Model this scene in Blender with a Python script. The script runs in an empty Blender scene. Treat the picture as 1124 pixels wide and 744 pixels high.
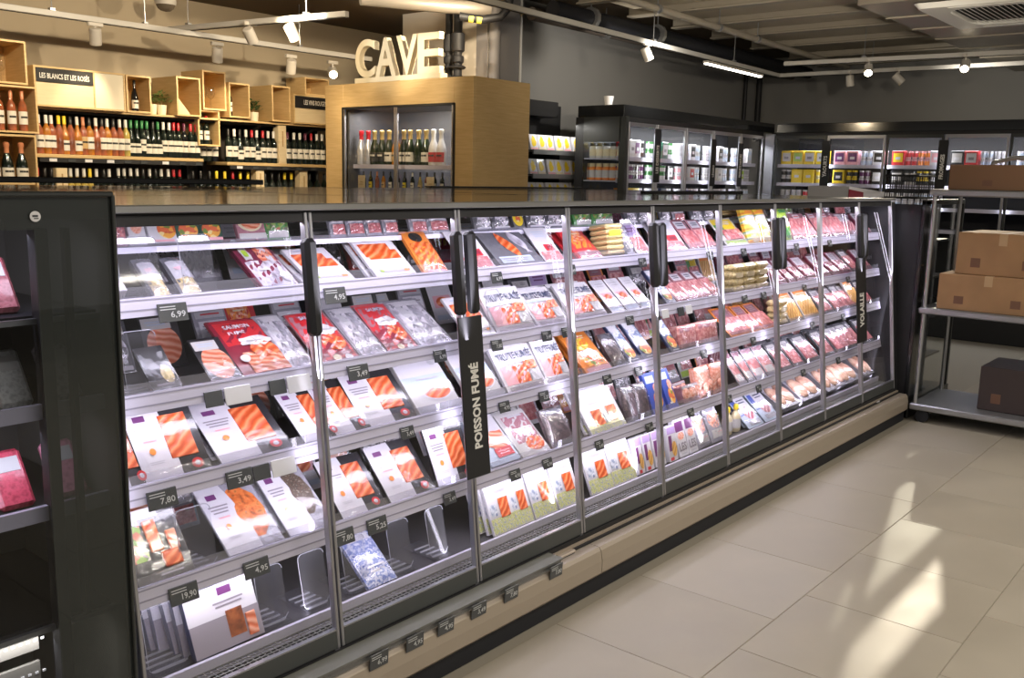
import bpy, math, random
from mathutils import Matrix, Vector
random.seed(11)
S = bpy.context.scene
COL = S.collection

# ------------------------------------------------------------------ camera, world, exposure, lights
cam = bpy.data.cameras.new('camera')
cam.sensor_width = 36.0
cam.lens = 1034.0 / 1124.0 * 36.0
cam.clip_start = 0.05
cam_ob = bpy.data.objects.new('camera', cam)
COL.objects.link(cam_ob)
# axes: X runs along the chilled case, Y away from the aisle, Z up; eye height 1.63 m, slight roll and downward tilt
Rw = ((0.6411387, -0.1166374, 0.7585096), (-0.7671056, -0.1259157, 0.6290423), (0.0221384, -0.9851604, -0.1702026))
cam_ob.matrix_world = Matrix([[r[0], -r[1], -r[2], t] for r, t in zip(Rw, (0.0, 0.0, 1.63))] + [[0, 0, 0, 1]])
S.camera = cam_ob

S.view_settings.view_transform = 'Standard'
S.view_settings.look = 'None'
S.view_settings.gamma = 1.0
S.view_settings.use_curve_mapping = False
S.view_settings.exposure = 0.0
S.cycles.transparent_max_bounces = 24
S.cycles.max_bounces = 8
S.cycles.sample_clamp_indirect = 6.0
S.cycles.caustics_reflective = False
S.cycles.caustics_refractive = False

W = bpy.data.worlds.new('shop_air')
W.use_nodes = True
W.node_tree.nodes['Background'].inputs['Color'].default_value = (1.0, 0.93, 0.84, 1)
W.node_tree.nodes['Background'].inputs['Strength'].default_value = 0.35
S.world = W

def area(name, loc, rot, sx, sy, watts, col=(1, 1, 1), spread=180):
    l = bpy.data.lights.new(name, 'AREA'); l.shape = 'RECTANGLE'; l.size = sx; l.size_y = sy
    l.energy = watts; l.color = col; l.spread = math.radians(spread)
    o = bpy.data.objects.new(name, l); COL.objects.link(o); o.location = loc; o.rotation_euler = rot
    return o

def spot(name, loc, target, watts, col, deg=60, blend=0.6, rad=0.04):
    l = bpy.data.lights.new(name, 'SPOT'); l.energy = watts; l.color = col
    l.spot_size = math.radians(deg); l.spot_blend = blend; l.shadow_soft_size = rad
    o = bpy.data.objects.new(name, l); COL.objects.link(o); o.location = loc
    o.rotation_euler = (Vector(target) - Vector(loc)).to_track_quat('-Z', 'Y').to_euler()
    return o

LED = (0.885, 0.845, 1.0)
WARM = (1.0, 0.80, 0.52)
CASE_W = 8.5
# LED strips: canopy strip of the long chilled case, and one under the front edge of every shelf, aimed down and back
area('case_canopy_led', (3.9, 2.222, 1.487), (math.radians(12), 0, 0), 5.5, 0.03, 21.0, LED)
for zz, yy in ((1.247, 2.30), (1.0, 2.275), (0.765, 2.25), (0.498, 2.222)):
    area('shelf_led', (3.9, yy, zz), (math.radians(26), 0, 0), 5.5, 0.03, CASE_W, LED)
# upright fill strips added behind the door stiles to brighten the shelf fronts
for k in range(10):
    xs = 1.09 + .625 * k + (.02 if k == 0 else -.02 if k == 9 else 0)
    area('stile_fill', (xs, 2.162, .86), (math.radians(90 + 5.9), 0, 0), .016, 1.2, 1.0, LED)
# the same fill strips added at the fridge door stiles
for xs in (8.36, 8.94, 9.54, 10.2):
    area('fridge_stile_fill', (xs, 5.13, 1.75), (math.radians(90), 0, 0), .02, .8, 1.6, (.95, .97, 1))
for ys in (4.31, 3.65, 3.04, 2.40, 1.76):
    area('fridge_stile_fill', (10.83, ys, 1.75), (math.radians(90), 0, math.radians(-90)), .02, .8, 1.6, (.95, .97, 1))
area('yellow_shelf_led', (7.6, 5.7, 2.14), (math.radians(-15), 0, 0), .8, .04, 3.5, (1, .97, .9))
# unseen linear lamps over the aisle (their fixtures are built further down)
AISLE = [(1.2, 0.2), (3.4, 0.2), (5.6, 0.2), (7.8, 0.2), (1.2, -2.2), (3.4, -2.2), (5.6, -2.2)]
for x, y in AISLE:
    area('aisle_lamp', (x, y, 2.80), (0, 0, 0), 1.5, 0.06, 29.0, (1.0, 0.93, 0.81))
    area('aisle_fill_up', (x, y, 2.87), (math.pi, 0, 0), 1.5, 0.06, 16.0, (1.0, 0.90, 0.74))  # up-light added to brighten the ceiling
# daylight-white lamp strips inside the wall fridges and the wine cooler
area('fridge_led', (9.3, 5.21, 2.12), (math.radians(20), 0, 0), 2.9, 0.04, 30.0, (0.95, 0.97, 1.0))
area('fridge_led', (10.92, 2.9, 2.12), (math.radians(20), 0, math.radians(-90)), 3.6, 0.04, 42.0, (0.95, 0.97, 1.0))
area('cooler_led', (6.06, 6.28, 2.19), (math.radians(12), 0, math.radians(-90)), 1.2, 0.05, 14.0, (1.0, 0.97, 0.92))

# ------------------------------------------------------------------ mesh helpers
class MB:
    """Collects pieces and links them as ONE mesh object."""
    def __init__(s): s.v = []; s.f = []; s.m = []; s.T = None
    def add(s, vs, fs, mi=0):
        b = len(s.v)
        s.v += [s.T(*p) for p in vs] if s.T else [tuple(p) for p in vs]
        s.f += [tuple(i + b for i in f) for f in fs]; s.m += [mi] * len(fs)
        return s
    def box(s, a, b, mi=0, ch=0.0):
        x0, y0, z0 = a; x1, y1, z1 = b
        if ch <= 0:
            vs = [(x, y, z) for x in (x0, x1) for y in (y0, y1) for z in (z0, z1)]
            return s.add(vs, [(0, 1, 3, 2), (4, 6, 7, 5), (0, 4, 5, 1), (2, 3, 7, 6), (0, 2, 6, 4), (1, 5, 7, 3)], mi)
        ch = min(ch, (x1 - x0) * .45, (y1 - y0) * .45, (z1 - z0) * .45)
        vs = []; idx = {}
        C = ((x0, x1), (y0, y1), (z0, z1))
        for i in (0, 1):
            for j in (0, 1):
                for k in (0, 1):
                    for ax in range(3):
                        p = []
                        for d, q in enumerate((i, j, k)):
                            c = C[d][q]
                            if d != ax: c += ch if q == 0 else -ch
                            p.append(c)
                        idx[(i, j, k, ax)] = len(vs); vs.append(tuple(p))
        fs = []
        for ax in range(3):
            o = [d for d in range(3) if d != ax]
            for q in (0, 1):
                loop = []
                for a_, b_ in ((0, 0), (1, 0), (1, 1), (0, 1)):
                    c = [0, 0, 0]; c[ax] = q; c[o[0]] = a_; c[o[1]] = b_
                    loop.append(idx[(*c, ax)])
                fs.append(tuple(loop))
        for ax in range(3):
            o = [d for d in range(3) if d != ax]
            for a_ in (0, 1):
                for b_ in (0, 1):
                    c0 = [0, 0, 0]; c1 = [0, 0, 0]
                    c0[ax] = 0; c1[ax] = 1
                    for c in (c0, c1): c[o[0]] = a_; c[o[1]] = b_
                    fs.append((idx[(*c0, o[0])], idx[(*c1, o[0])], idx[(*c1, o[1])], idx[(*c0, o[1])]))
        for i in (0, 1):
            for j in (0, 1):
                for k in (0, 1): fs.append(tuple(idx[(i, j, k, a_)] for a_ in range(3)))
        cen = ((x0 + x1) / 2, (y0 + y1) / 2, (z0 + z1) / 2); out = []
        for f in fs:
            p = [Vector(vs[i]) for i in f]; n = (p[1] - p[0]).cross(p[2] - p[0])
            if n.dot(sum(p, Vector()) / len(p) - Vector(cen)) < 0: f = f[::-1]
            out.append(f)
        return s.add(vs, out, mi)
    def prism(s, poly, y0, y1, mi=0, axis='y'):
        """polygon in the plane across `axis`, pulled from y0 to y1"""
        n = len(poly)
        mk = {'y': lambda p, t: (p[0], t, p[1]), 'x': lambda p, t: (t, p[0], p[1]), 'z': lambda p, t: (p[0], p[1], t)}[axis]
        vs = [mk(p, y0) for p in poly] + [mk(p, y1) for p in poly]
        fs = [tuple(range(n)), tuple(range(2 * n - 1, n - 1, -1))] + [(i, i + n, (i + 1) % n + n, (i + 1) % n) for i in range(n)]
        return s.add(vs, fs, mi)
    def tube(s, pts, r, n=8, mi=0, cap=True):
        P = [Vector(p) for p in pts]; rings = []; vs = []; fs = []
        up = None
        for i, p in enumerate(P):
            d = (P[min(i + 1, len(P) - 1)] - P[max(i - 1, 0)]).normalized()
            if up is None: up = d.orthogonal().normalized()
            up = (up - d * up.dot(d)); up = up.normalized() if up.length > 1e-6 else d.orthogonal().normalized()
            w = d.cross(up)
            rr = r[i] if isinstance(r, (list, tuple)) else r
            for k in range(n):
                t = 2 * math.pi * k / n
                vs.append(tuple(p + (up * math.cos(t) + w * math.sin(t)) * rr))
        for i in range(len(P) - 1):
            for k in range(n):
                fs.append((i * n + k, i * n + (k + 1) % n, (i + 1) * n + (k + 1) % n, (i + 1) * n + k))
        if cap: fs += [tuple(range(n - 1, -1, -1)), tuple(range((len(P) - 1) * n, len(P) * n))]
        return s.add(vs, fs, mi)
    def lathe(s, prof, n=12, c=(0, 0, 0), mi=0):
        vs = []; fs = []
        for r, z in prof:
            for k in range(n):
                t = 2 * math.pi * (k + .5) / n
                vs.append((c[0] + r * math.cos(t), c[1] + r * math.sin(t), c[2] + z))
        for i in range(len(prof) - 1):
            for k in range(n):
                fs.append((i * n + k, i * n + (k + 1) % n, (i + 1) * n + (k + 1) % n, (i + 1) * n + k))
        fs += [tuple(range(n - 1, -1, -1)), tuple(range((len(prof) - 1) * n, len(prof) * n))]
        return s.add(vs, fs, mi)
    def grid(s, fn, nu, nv, mi=0):
        vs = [fn(i / nu, j / nv) for j in range(nv + 1) for i in range(nu + 1)]
        fs = [(j * (nu + 1) + i, j * (nu + 1) + i + 1, (j + 1) * (nu + 1) + i + 1, (j + 1) * (nu + 1) + i) for j in range(nv) for i in range(nu)]
        return s.add(vs, fs, mi)
    def text(s, body, size, place, mi=0, ext=0.0, bold=0.0):
        vs, fs = text_geo(body, ext / max(size, 1e-6), bold)
        return s.add([place(x * size, y * size, z * size) for x, y, z in vs], fs, mi)
    def build(s, name, mats, parent=None, loc=None, smooth=False, **props):
        me = bpy.data.meshes.new(name)
        me.from_pydata(s.v, [], s.f)
        for m in (mats if isinstance(mats, (list, tuple)) else [mats]): me.materials.append(m)
        if any(s.m): me.polygons.foreach_set('material_index', s.m)
        if smooth:
            me.polygons.foreach_set('use_smooth', [True] * len(s.f))
            me.set_sharp_from_angle(angle=math.radians(smooth if smooth is not True else 40))
        me.update()
        o = bpy.data.objects.new(name, me); COL.objects.link(o)
        if parent: o.parent = parent
        if loc: o.location = loc
        for k, v in props.items(): o[k] = v
        return o

_txt = {}
def text_geo(body, ext=0.0, bold=0.0, res=2):
    key = (body, round(ext, 4), bold, res)
    if key not in _txt:
        cu = bpy.data.curves.new('lettering', 'FONT'); cu.body = body; cu.size = 1.0; cu.extrude = ext; cu.offset = bold
        cu.resolution_u = res
        ob = bpy.data.objects.new('lettering', cu); COL.objects.link(ob)
        me = bpy.data.meshes.new_from_object(ob.evaluated_get(bpy.context.evaluated_depsgraph_get()))
        vs = [tuple(v.co) for v in me.vertices]; fs = [tuple(p.vertices) for p in me.polygons]
        bpy.data.objects.remove(ob); bpy.data.meshes.remove(me)
        x0 = min(v[0] for v in vs); x1 = max(v[0] for v in vs); y0 = min(v[1] for v in vs)
        _txt[key] = ([(x - (x0 + x1) / 2, y, z) for x, y, z in vs], fs)
    return _txt[key]

def fit_text(mb, body, cx, cz, width, height, place, mi=0, bold=0.01):
    """flat lettering squeezed to width x height round (cx, cz); place(x, z) gives the 3D point"""
    vs, fs = text_geo(body, 0.0, bold)
    xs = [v[0] for v in vs]; ys = [v[1] for v in vs]
    sx = width / (max(xs) - min(xs)); sy = height / (max(ys) - min(ys)); ym = (max(ys) + min(ys)) / 2
    mb.add([place(cx + v[0] * sx, cz + (v[1] - ym) * sy) for v in vs], fs, mi)

def empty(name, loc=(0, 0, 0), rot=(0, 0, 0), label=None, cat=None, group=None):
    o = bpy.data.objects.new(name, None); COL.objects.link(o); o.empty_display_size = .05
    o.location = loc; o.rotation_euler = rot
    if label: o['label'] = label
    if cat: o['category'] = cat
    if group: o['group'] = group
    return o
def tag(o, label, cat, group=None):
    o['label'] = label; o['category'] = cat
    if group: o['group'] = group
    return o
_kids = {}
def dup(root, loc, rot, label, group=None, scale=None):
    r = root.copy(); COL.objects.link(r); r.location = loc; r.rotation_euler = rot
    r['label'] = label
    if group: r['group'] = group
    if scale: r.scale = scale
    if root.name not in _kids: _kids[root.name] = [c for c in root.children]
    for ch in _kids[root.name]:
        c = ch.copy(); COL.objects.link(c); c.parent = r
    return r

ORD = 'first second third fourth fifth sixth seventh eighth ninth tenth eleventh twelfth thirteenth fourteenth fifteenth sixteenth seventeenth eighteenth nineteenth twentieth'.split()
ORD += ['twenty-' + w for w in ORD[:9]] + ['thirtieth'] + ['thirty-' + w for w in ORD[:9]]

# ------------------------------------------------------------------ materials
def mat(name, col, rough=.5, metal=0., coat=0., spec=.5, bump=0., bscale=40., emit=0., trans=0., var=0.):
    m = bpy.data.materials.new(name); m.use_nodes = True
    nt = m.node_tree; b = nt.nodes['Principled BSDF']
    b.inputs['Base Color'].default_value = (*col, 1); b.inputs['Roughness'].default_value = rough
    b.inputs['Metallic'].default_value = metal; b.inputs['Coat Weight'].default_value = coat
    b.inputs['Coat Roughness'].default_value = .08; b.inputs['Specular IOR Level'].default_value = spec
    b.inputs['Transmission Weight'].default_value = trans
    if emit: b.inputs['Emission Color'].default_value = (*col, 1); b.inputs['Emission Strength'].default_value = emit
    if bump or var:
        tc = nt.nodes.new('ShaderNodeTexCoord'); n = nt.nodes.new('ShaderNodeTexNoise'); n.inputs['Scale'].default_value = bscale; n.inputs['Detail'].default_value = 2
        nt.links.new(tc.outputs['Object'], n.inputs['Vector'])
        if bump:
            bp = nt.nodes.new('ShaderNodeBump'); bp.inputs['Strength'].default_value = bump; bp.inputs['Distance'].default_value = .01
            nt.links.new(n.outputs['Fac'], bp.inputs['Height']); nt.links.new(bp.outputs['Normal'], b.inputs['Normal'])
            if coat: nt.links.new(bp.outputs['Normal'], b.inputs['Coat Normal'])
        if var:
            r = nt.nodes.new('ShaderNodeValToRGB')
            r.color_ramp.elements[0].position = .3; r.color_ramp.elements[1].position = .7
            r.color_ramp.elements[0].color = (*[c * (1 - var) for c in col], 1); r.color_ramp.elements[1].color = (*[min(1, c * (1 + var)) for c in col], 1)
            nt.links.new(n.outputs['Fac'], r.inputs['Fac']); nt.links.new(r.outputs['Color'], b.inputs['Base Color'])
    return m

def food(name, cols, scale=30., kind='noise', rough=.35, coat=.6, stretch=(1, 1, 1), rot=0., bump=.25):
    """mottled, striped or patchy food and print: cols are spread over a colour ramp"""
    m = bpy.data.materials.new(name); m.use_nodes = True
    nt = m.node_tree; b = nt.nodes['Principled BSDF']
    b.inputs['Roughness'].default_value = rough; b.inputs['Coat Weight'].default_value = coat; b.inputs['Coat Roughness'].default_value = .07
    tc = nt.nodes.new('ShaderNodeTexCoord'); mp = nt.nodes.new('ShaderNodeMapping')
    mp.inputs['Scale'].default_value = stretch; mp.inputs['Rotation'].default_value = (0, rot, 0)
    nt.links.new(tc.outputs['Object'], mp.inputs['Vector'])
    if kind == 'wave':
        n = nt.nodes.new('ShaderNodeTexWave'); n.inputs['Distortion'].default_value = 5; n.inputs['Detail'].default_value = 2; n.bands_direction = 'Z'; fac = n.outputs['Fac']
    elif kind == 'patch':
        n = nt.nodes.new('ShaderNodeTexVoronoi'); fac = None
    else:
        n = nt.nodes.new('ShaderNodeTexNoise'); n.inputs['Detail'].default_value = 3; fac = n.outputs['Fac']
    n.inputs['Scale'].default_value = scale
    nt.links.new(mp.outputs['Vector'], n.inputs['Vector'])
    r = nt.nodes.new('ShaderNodeValToRGB')
    if kind == 'patch':
        sp = nt.nodes.new('ShaderNodeSeparateColor'); nt.links.new(n.outputs['Color'], sp.inputs['Color']); fac = sp.outputs['Red']; r.color_ramp.interpolation = 'CONSTANT'
    e = r.color_ramp.elements
    lo, hi = (.30, .70) if kind == 'noise' else (0., 1.) if kind == 'wave' else (0., 1. - 1. / len(cols))
    for i, c in enumerate(cols):
        p = lo + (hi - lo) * i / max(1, len(cols) - 1)
        if i < 2: e[i].position = p; e[i].color = (*c, 1)
        else: e.new(p).color = (*c, 1)
    nt.links.new(fac, r.inputs['Fac']); nt.links.new(r.outputs['Color'], b.inputs['Base Color'])
    if bump:
        bp = nt.nodes.new('ShaderNodeBump'); bp.inputs['Strength'].default_value = bump; bp.inputs['Distance'].default_value = .006
        nt.links.new(fac, bp.inputs['Height']); nt.links.new(bp.outputs['Normal'], b.inputs['Normal'])
    return m

def clear(name, tint=(1, 1, 1), refl=1.0, rough=.0, haze=0.0, hcol=(.8, .8, .85)):
    """clear pane or plastic: lets light straight through, mirrors by Fresnel, with an optional milky share"""
    m = bpy.data.materials.new(name); m.use_nodes = True; nt = m.node_tree; nt.nodes.clear()
    out = nt.nodes.new('ShaderNodeOutputMaterial'); t = nt.nodes.new('ShaderNodeBsdfTransparent'); t.inputs['Color'].default_value = (*tint, 1)
    g = nt.nodes.new('ShaderNodeBsdfGlossy'); g.inputs['Roughness'].default_value = rough
    f = nt.nodes.new('ShaderNodeLayerWeight'); f.inputs['Blend'].default_value = .5      # Schlick, the same from either side of a pane
    p = nt.nodes.new('ShaderNodeMath'); p.operation = 'POWER'; p.inputs[1].default_value = 5.0
    k = nt.nodes.new('ShaderNodeMath'); k.operation = 'MULTIPLY_ADD'; k.inputs[1].default_value = .96 * refl; k.inputs[2].default_value = .04 * refl
    nt.links.new(f.outputs['Facing'], p.inputs[0]); nt.links.new(p.outputs[0], k.inputs[0])
    a = nt.nodes.new('ShaderNodeMixShader'); nt.links.new(k.outputs[0], a.inputs['Fac'])
    if haze:
        d = nt.nodes.new('ShaderNodeBsdfDiffuse'); d.inputs['Color'].default_value = (*hcol, 1)
        h = nt.nodes.new('ShaderNodeMixShader'); h.inputs['Fac'].default_value = haze
        nt.links.new(t.outputs[0], h.inputs[1]); nt.links.new(d.outputs[0], h.inputs[2]); nt.links.new(h.outputs[0], a.inputs[1])
    else: nt.links.new(t.outputs[0], a.inputs[1])
    nt.links.new(g.outputs[0], a.inputs[2]); nt.links.new(a.outputs[0], out.inputs['Surface'])
    return m

def wood(name, c0, c1, scale=6.0, axis=(1, 1, 14)):
    m = bpy.data.materials.new(name); m.use_nodes = True; nt = m.node_tree; b = nt.nodes['Principled BSDF']; b.inputs['Roughness'].default_value = .5
    tc = nt.nodes.new('ShaderNodeTexCoord'); mp = nt.nodes.new('ShaderNodeMapping'); mp.inputs['Scale'].default_value = axis
    n = nt.nodes.new('ShaderNodeTexNoise'); n.inputs['Scale'].default_value = scale; n.inputs['Detail'].default_value = 5
    r = nt.nodes.new('ShaderNodeValToRGB'); r.color_ramp.elements[0].position = .3; r.color_ramp.elements[1].position = .72
    r.color_ramp.elements[0].color = (*c0, 1); r.color_ramp.elements[1].color = (*c1, 1)
    nt.links.new(tc.outputs['Object'], mp.inputs['Vector']); nt.links.new(mp.outputs['Vector'], n.inputs['Vector'])
    nt.links.new(n.outputs['Fac'], r.inputs['Fac']); nt.links.new(r.outputs['Color'], b.inputs['Base Color'])
    return m

M = dict(
    alu=mat('brushed_aluminium', (.46, .46, .49), .42, 1.0),
    steel=mat('satin_steel', (.50, .50, .50), .38, .8),
    black=mat('black_paint', (.012, .012, .014), .6),
    blackgloss=mat('glossy_black', (.015, .016, .018), .10),
    rubber=mat('black_rubber', (.010, .011, .016), .6),
    casein=mat('case_lining', (.022, .021, .026), .5),
    anthracite=mat('anthracite_metal', (.035, .038, .037), .35),
    rail=mat('dark_door_rail', (.06, .065, .065), .35),
    topmetal=mat('case_top_lacquer', (.05, .046, .04), .10, spec=.9),
    topedge=mat('case_top_trim', (.36, .36, .35), .35, .6),
    bumper=mat('taupe_bumper', (.40, .34, .27), .38, .25, bump=.02, bscale=8),
    fascia=mat('taupe_fascia', (.42, .35, .28), .45, .1),
    lip=mat('white_shelf_edge', (.60, .58, .72), .3, bump=0),
    shelf=mat('dark_shelf', (.06, .058, .066), .4),
    tag=mat('grey_tag', (.06, .065, .07), .25), tagtxt=mat('tag_print', (.55, .57, .58), .5),
    tagwhite=mat('white_tag', (.75, .75, .78), .35),
    glass=clear('door_glass', (.985, .985, .985), .55),
    darkglass=clear('tinted_side_glass', (.60, .62, .66), 1.0), bordglass=clear('printed_border_haze', (.30, .32, .32), 1.0, .0, .55, (.055, .062, .060)),  # grey haze in the border glass stands for the reflected aisle
    sideglass=clear('side_glass', (.9, .92, .92), 1.0),
    plastic=clear('clear_plastic', (.95, .95, .97), .8, .05, .02), rim=mat('plastic_rim', (.26, .26, .30), .3),
    riser=clear('clear_riser', (.94, .94, .97), 1.0, .10, .10, (.8, .8, .9)),
    white=mat('white_card', (.78, .77, .79), .4, coat=.3), paper=mat('white_paint', (.74, .73, .70), .5),
    cream=mat('cream_paint', (.80, .72, .55), .5),
    oak=wood('oak_veneer', (.60, .41, .185), (.70, .50, .25)), oakdark=wood('oak_veneer_deep', (.40, .25, .10), (.50, .32, .13)),
    pale=wood('pale_birch', (.72, .58, .36), (.78, .65, .43)),
    shelfblack=mat('dark_shelf_back', (.035, .026, .020), .6),
    walltan=mat('tan_wall_paint', (.50, .42, .30), .8), wallgrey=mat('grey_wall_paint', (.23, .225, .215), .75),
    column=mat('column_plaster', (.55, .50, .42), .8, bump=.05, bscale=30), colgrey=mat('grey_column', (.20, .19, .19), .6),
    ceilbrown=mat('brown_ceiling', (.10, .07, .04), .9), ceilpanel=mat('ceiling_board', (.46, .40, .30), .85, var=.08, bscale=2),
    joist=mat('ceiling_joist', (.36, .32, .26), .6), duct=mat('galvanised_duct', (.27, .24, .20), .45, .3),
    trackwhite=mat('white_track', (.62, .60, .56), .4), lampwhite=mat('white_lamp_body', (.66, .62, .56), .45),
    glow=mat('lamp_glow', (1.0, .86, .62), .5, emit=28.), tubeglow=mat('tube_glow', (1.0, .93, .82), .5, emit=9.),
    sidegrey=mat('warm_grey', (.2, .19, .17), .6), cardboard=mat('cardboard', (.34, .20, .10), .8, var=.12, bscale=5), cardboard2=mat('red_brown_cardboard', (.30, .15, .09), .75, var=.15, bscale=4),
    zinc=mat('zinc_steel', (.42, .43, .45), .35, .8),
)

# ------------------------------------------------------------------ the room
def struct(name, mb, m, **k):
    o = mb.build(name, m, **k); o['kind'] = 'structure'; return o
def floor_mat(name, c):
    m = bpy.data.materials.new(name); m.use_nodes = True; nt = m.node_tree; b = nt.nodes['Principled BSDF']
    tc = nt.nodes.new('ShaderNodeTexCoord'); n = nt.nodes.new('ShaderNodeTexNoise'); n.inputs['Scale'].default_value = 2.4; n.inputs['Detail'].default_value = 4
    r = nt.nodes.new('ShaderNodeValToRGB'); r.color_ramp.elements[0].position = .3; r.color_ramp.elements[1].position = .7
    r.color_ramp.elements[0].color = (*[q * .90 for q in c], 1); r.color_ramp.elements[1].color = (*[q * 1.06 for q in c], 1)
    q = nt.nodes.new('ShaderNodeMapRange'); q.inputs['From Min'].default_value = .3; q.inputs['From Max'].default_value = .7; q.inputs['To Min'].default_value = .34; q.inputs['To Max'].default_value = .46
    nt.links.new(tc.outputs['Object'], n.inputs['Vector']); nt.links.new(n.outputs['Fac'], r.inputs['Fac']); nt.links.new(r.outputs['Color'], b.inputs['Base Color'])
    nt.links.new(n.outputs['Fac'], q.inputs['Value']); nt.links.new(q.outputs['Result'], b.inputs['Roughness'])
    b.inputs['Specular IOR Level'].default_value = .6
    return m
FT = [floor_mat('floor_tile_stone', c) for c in ((.375, .335, .265), (.39, .35, .28), (.365, .325, .255))]
mb = MB(); mb.box((-6, -7, -.12), (14, 10, -.004))
floor = struct('floor', mb, mat('floor_grout', (.30, .27, .22), .6))
tile_me = {}
row = 0; y = 1.347 + .5925
while y > -3.4:
    off = 0.29 if row % 2 else 0.0
    x = 3.215 - .585 * 9 + off
    while x < 10.2:
        k = random.randrange(3)
        if k not in tile_me:
            t = MB(); t.box((.0012, .0012, -.01), (.5838, .5908, 0), ch=.0015); o = t.build('tile', FT[k], floor); tile_me[k] = o.data
        else:
            o = bpy.data.objects.new('tile', tile_me[k]); COL.objects.link(o); o.parent = floor
        o.location = (x, y - .5925, 0)
        x += .585
    y -= .5925; row += 1

YW = 6.2; XB = 13.0
mb = MB(); mb.box((7.12, YW, 0), (XB + .1, YW + .12, 3.36)); struct('wall_back', mb, M['wallgrey'])
mb = MB(); mb.box((XB, -7, 0), (XB + .12, YW + .12, 3.36)); struct('wall_right', mb, M['wallgrey'])
mb = MB(); mb.box((-4, 8.15, 0), (9.2, 8.27, 3.4)); struct('wall_wine', mb, M['walltan'])
# plaster column behind the wine cooler: warm plaster face, grey side, white strip painting the lit edge
mb = MB(); mb.box((6.66, 5.90, 0), (7.14, 7.0, 3.36)); col_o = struct('trim_1', mb, M['column'])
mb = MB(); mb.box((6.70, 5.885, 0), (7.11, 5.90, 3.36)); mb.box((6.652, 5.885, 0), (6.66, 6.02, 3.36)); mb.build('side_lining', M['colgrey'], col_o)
mb = MB(); mb.tube([(6.72, 5.86, 2.3), (6.72, 5.86, 3.3)], .055, 14); mb.build('riser_pipe', M['colgrey'], col_o, smooth=True)
mb = MB(); mb.box((7.11, 5.875, 0), (7.135, 5.90, 3.36)); mb.build('lit_edge_strip', M['paper'], col_o)
# ceiling: board between joists over the shop, brown soffit over the wine corner
mb = MB(); mb.box((6.2, -7, 3.36), (XB + .12, YW + .1, 3.46)); mb.box((-6, -7, 3.36), (6.2, 4.2, 3.46)); ceil = struct('ceiling', mb, M['ceilbrown'])
mb = MB(); mb.box((-5, 4.2, 3.16), (6.65, 8.2, 3.30)); mb.box((6.65, 7.0, 3.16), (9.2, 8.2, 3.30)); struct('ceiling_wine', mb, M['ceilbrown'])
JX = [6.5, 7.35, 8.2, 9.05, 9.9, 10.9, 12.0, 12.9]
for a, b in zip(JX[:-1], JX[1:]):
    mb = MB(); mb.box((a + .05, 2.95, 3.27), (b - .05, 5.30, 3.30), ch=.004); mb.build('ceiling_board', M['ceilpanel'], ceil)
for x in JX:
    mb = MB(); mb.prism([(x - .05, 3.2), (x + .05, 3.2), (x + .05, 3.215), (x + .012, 3.225), (x + .012, 3.33), (x - .012, 3.33), (x - .012, 3.225), (x - .05, 3.215)], 2.9, 5.38)
    mb.build('joist', M['joist'], ceil)
# dropped bulkhead with its cassette
mb = MB(); mb.box((7.7, -1.0, 3.02), (XB, 2.92, 3.36)); bh = struct('ceiling_bulkhead', mb, M['duct'])
for x in (8.4, 9.1, 9.8, 10.6, 11.4):
    m2 = MB(); m2.box((x - .012, -1.0, 3.008), (x + .012, 2.93, 3.02)); m2.build('seam', M['joist'], bh)

ac = empty('air_conditioner', (8.42, 1.93, 3.02), (0, 0, 0), 'white ceiling cassette air conditioner with slatted grille, set in the grey bulkhead', 'air conditioner')
mb = MB()
def rrect(a, b, r, n=5):
    out = []
    for cx, cy, t0 in ((a - r, b - r, 0), (-a + r, b - r, 90), (-a + r, -b + r, 180), (a - r, -b + r, 270)):
        for k in range(n + 1):
            t = math.radians(t0 + 90 * k / n); out.append((cx + r * math.cos(t), cy + r * math.sin(t)))
    return out
o1, i1 = rrect(.62, .60, .05), rrect(.43, .41, .16); n = len(o1)
vs = [(p[0], p[1], -.012) for p in o1] + [(p[0], p[1], -.05) for p in [(q[0] * .95, q[1] * .95) for q in o1]] + [(p[0], p[1], -.05) for p in i1] + [(p[0], p[1], 0) for p in i1]
fs = [(r * n + i, r * n + (i + 1) % n, (r + 1) * n + (i + 1) % n, (r + 1) * n + i) for r in range(3) for i in range(n)]
mb.add(vs, fs); mb.build('fascia_frame', M['paper'], ac)
mb = MB(); mb.box((-.42, -.40, -.02), (.42, .40, -.004)); mb.build('filter', M['black'], ac)
for k in range(19):
    mb = MB(); yy = -.37 + k * .041
    mb.add([(-.40, yy, -.046), (.40, yy, -.046), (.40, yy + .022, -.03), (-.40, yy + .022, -.03), (-.40, yy, -.042), (.40, yy, -.042), (.40, yy + .022, -.026), (-.40, yy + .022, -.026)],
           [(0, 1, 2, 3), (7, 6, 5, 4), (0, 4, 5, 1), (2, 6, 7, 3)]); mb.build('slat', M['paper'], ac)
for s in (-1, 1):
    mb = MB(); mb.box((s * .52 - .035, -.36, -.056), (s * .52 + .035, .36, -.049), ch=.003); mb.build('air_flap', M['paper'], ac)

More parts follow.
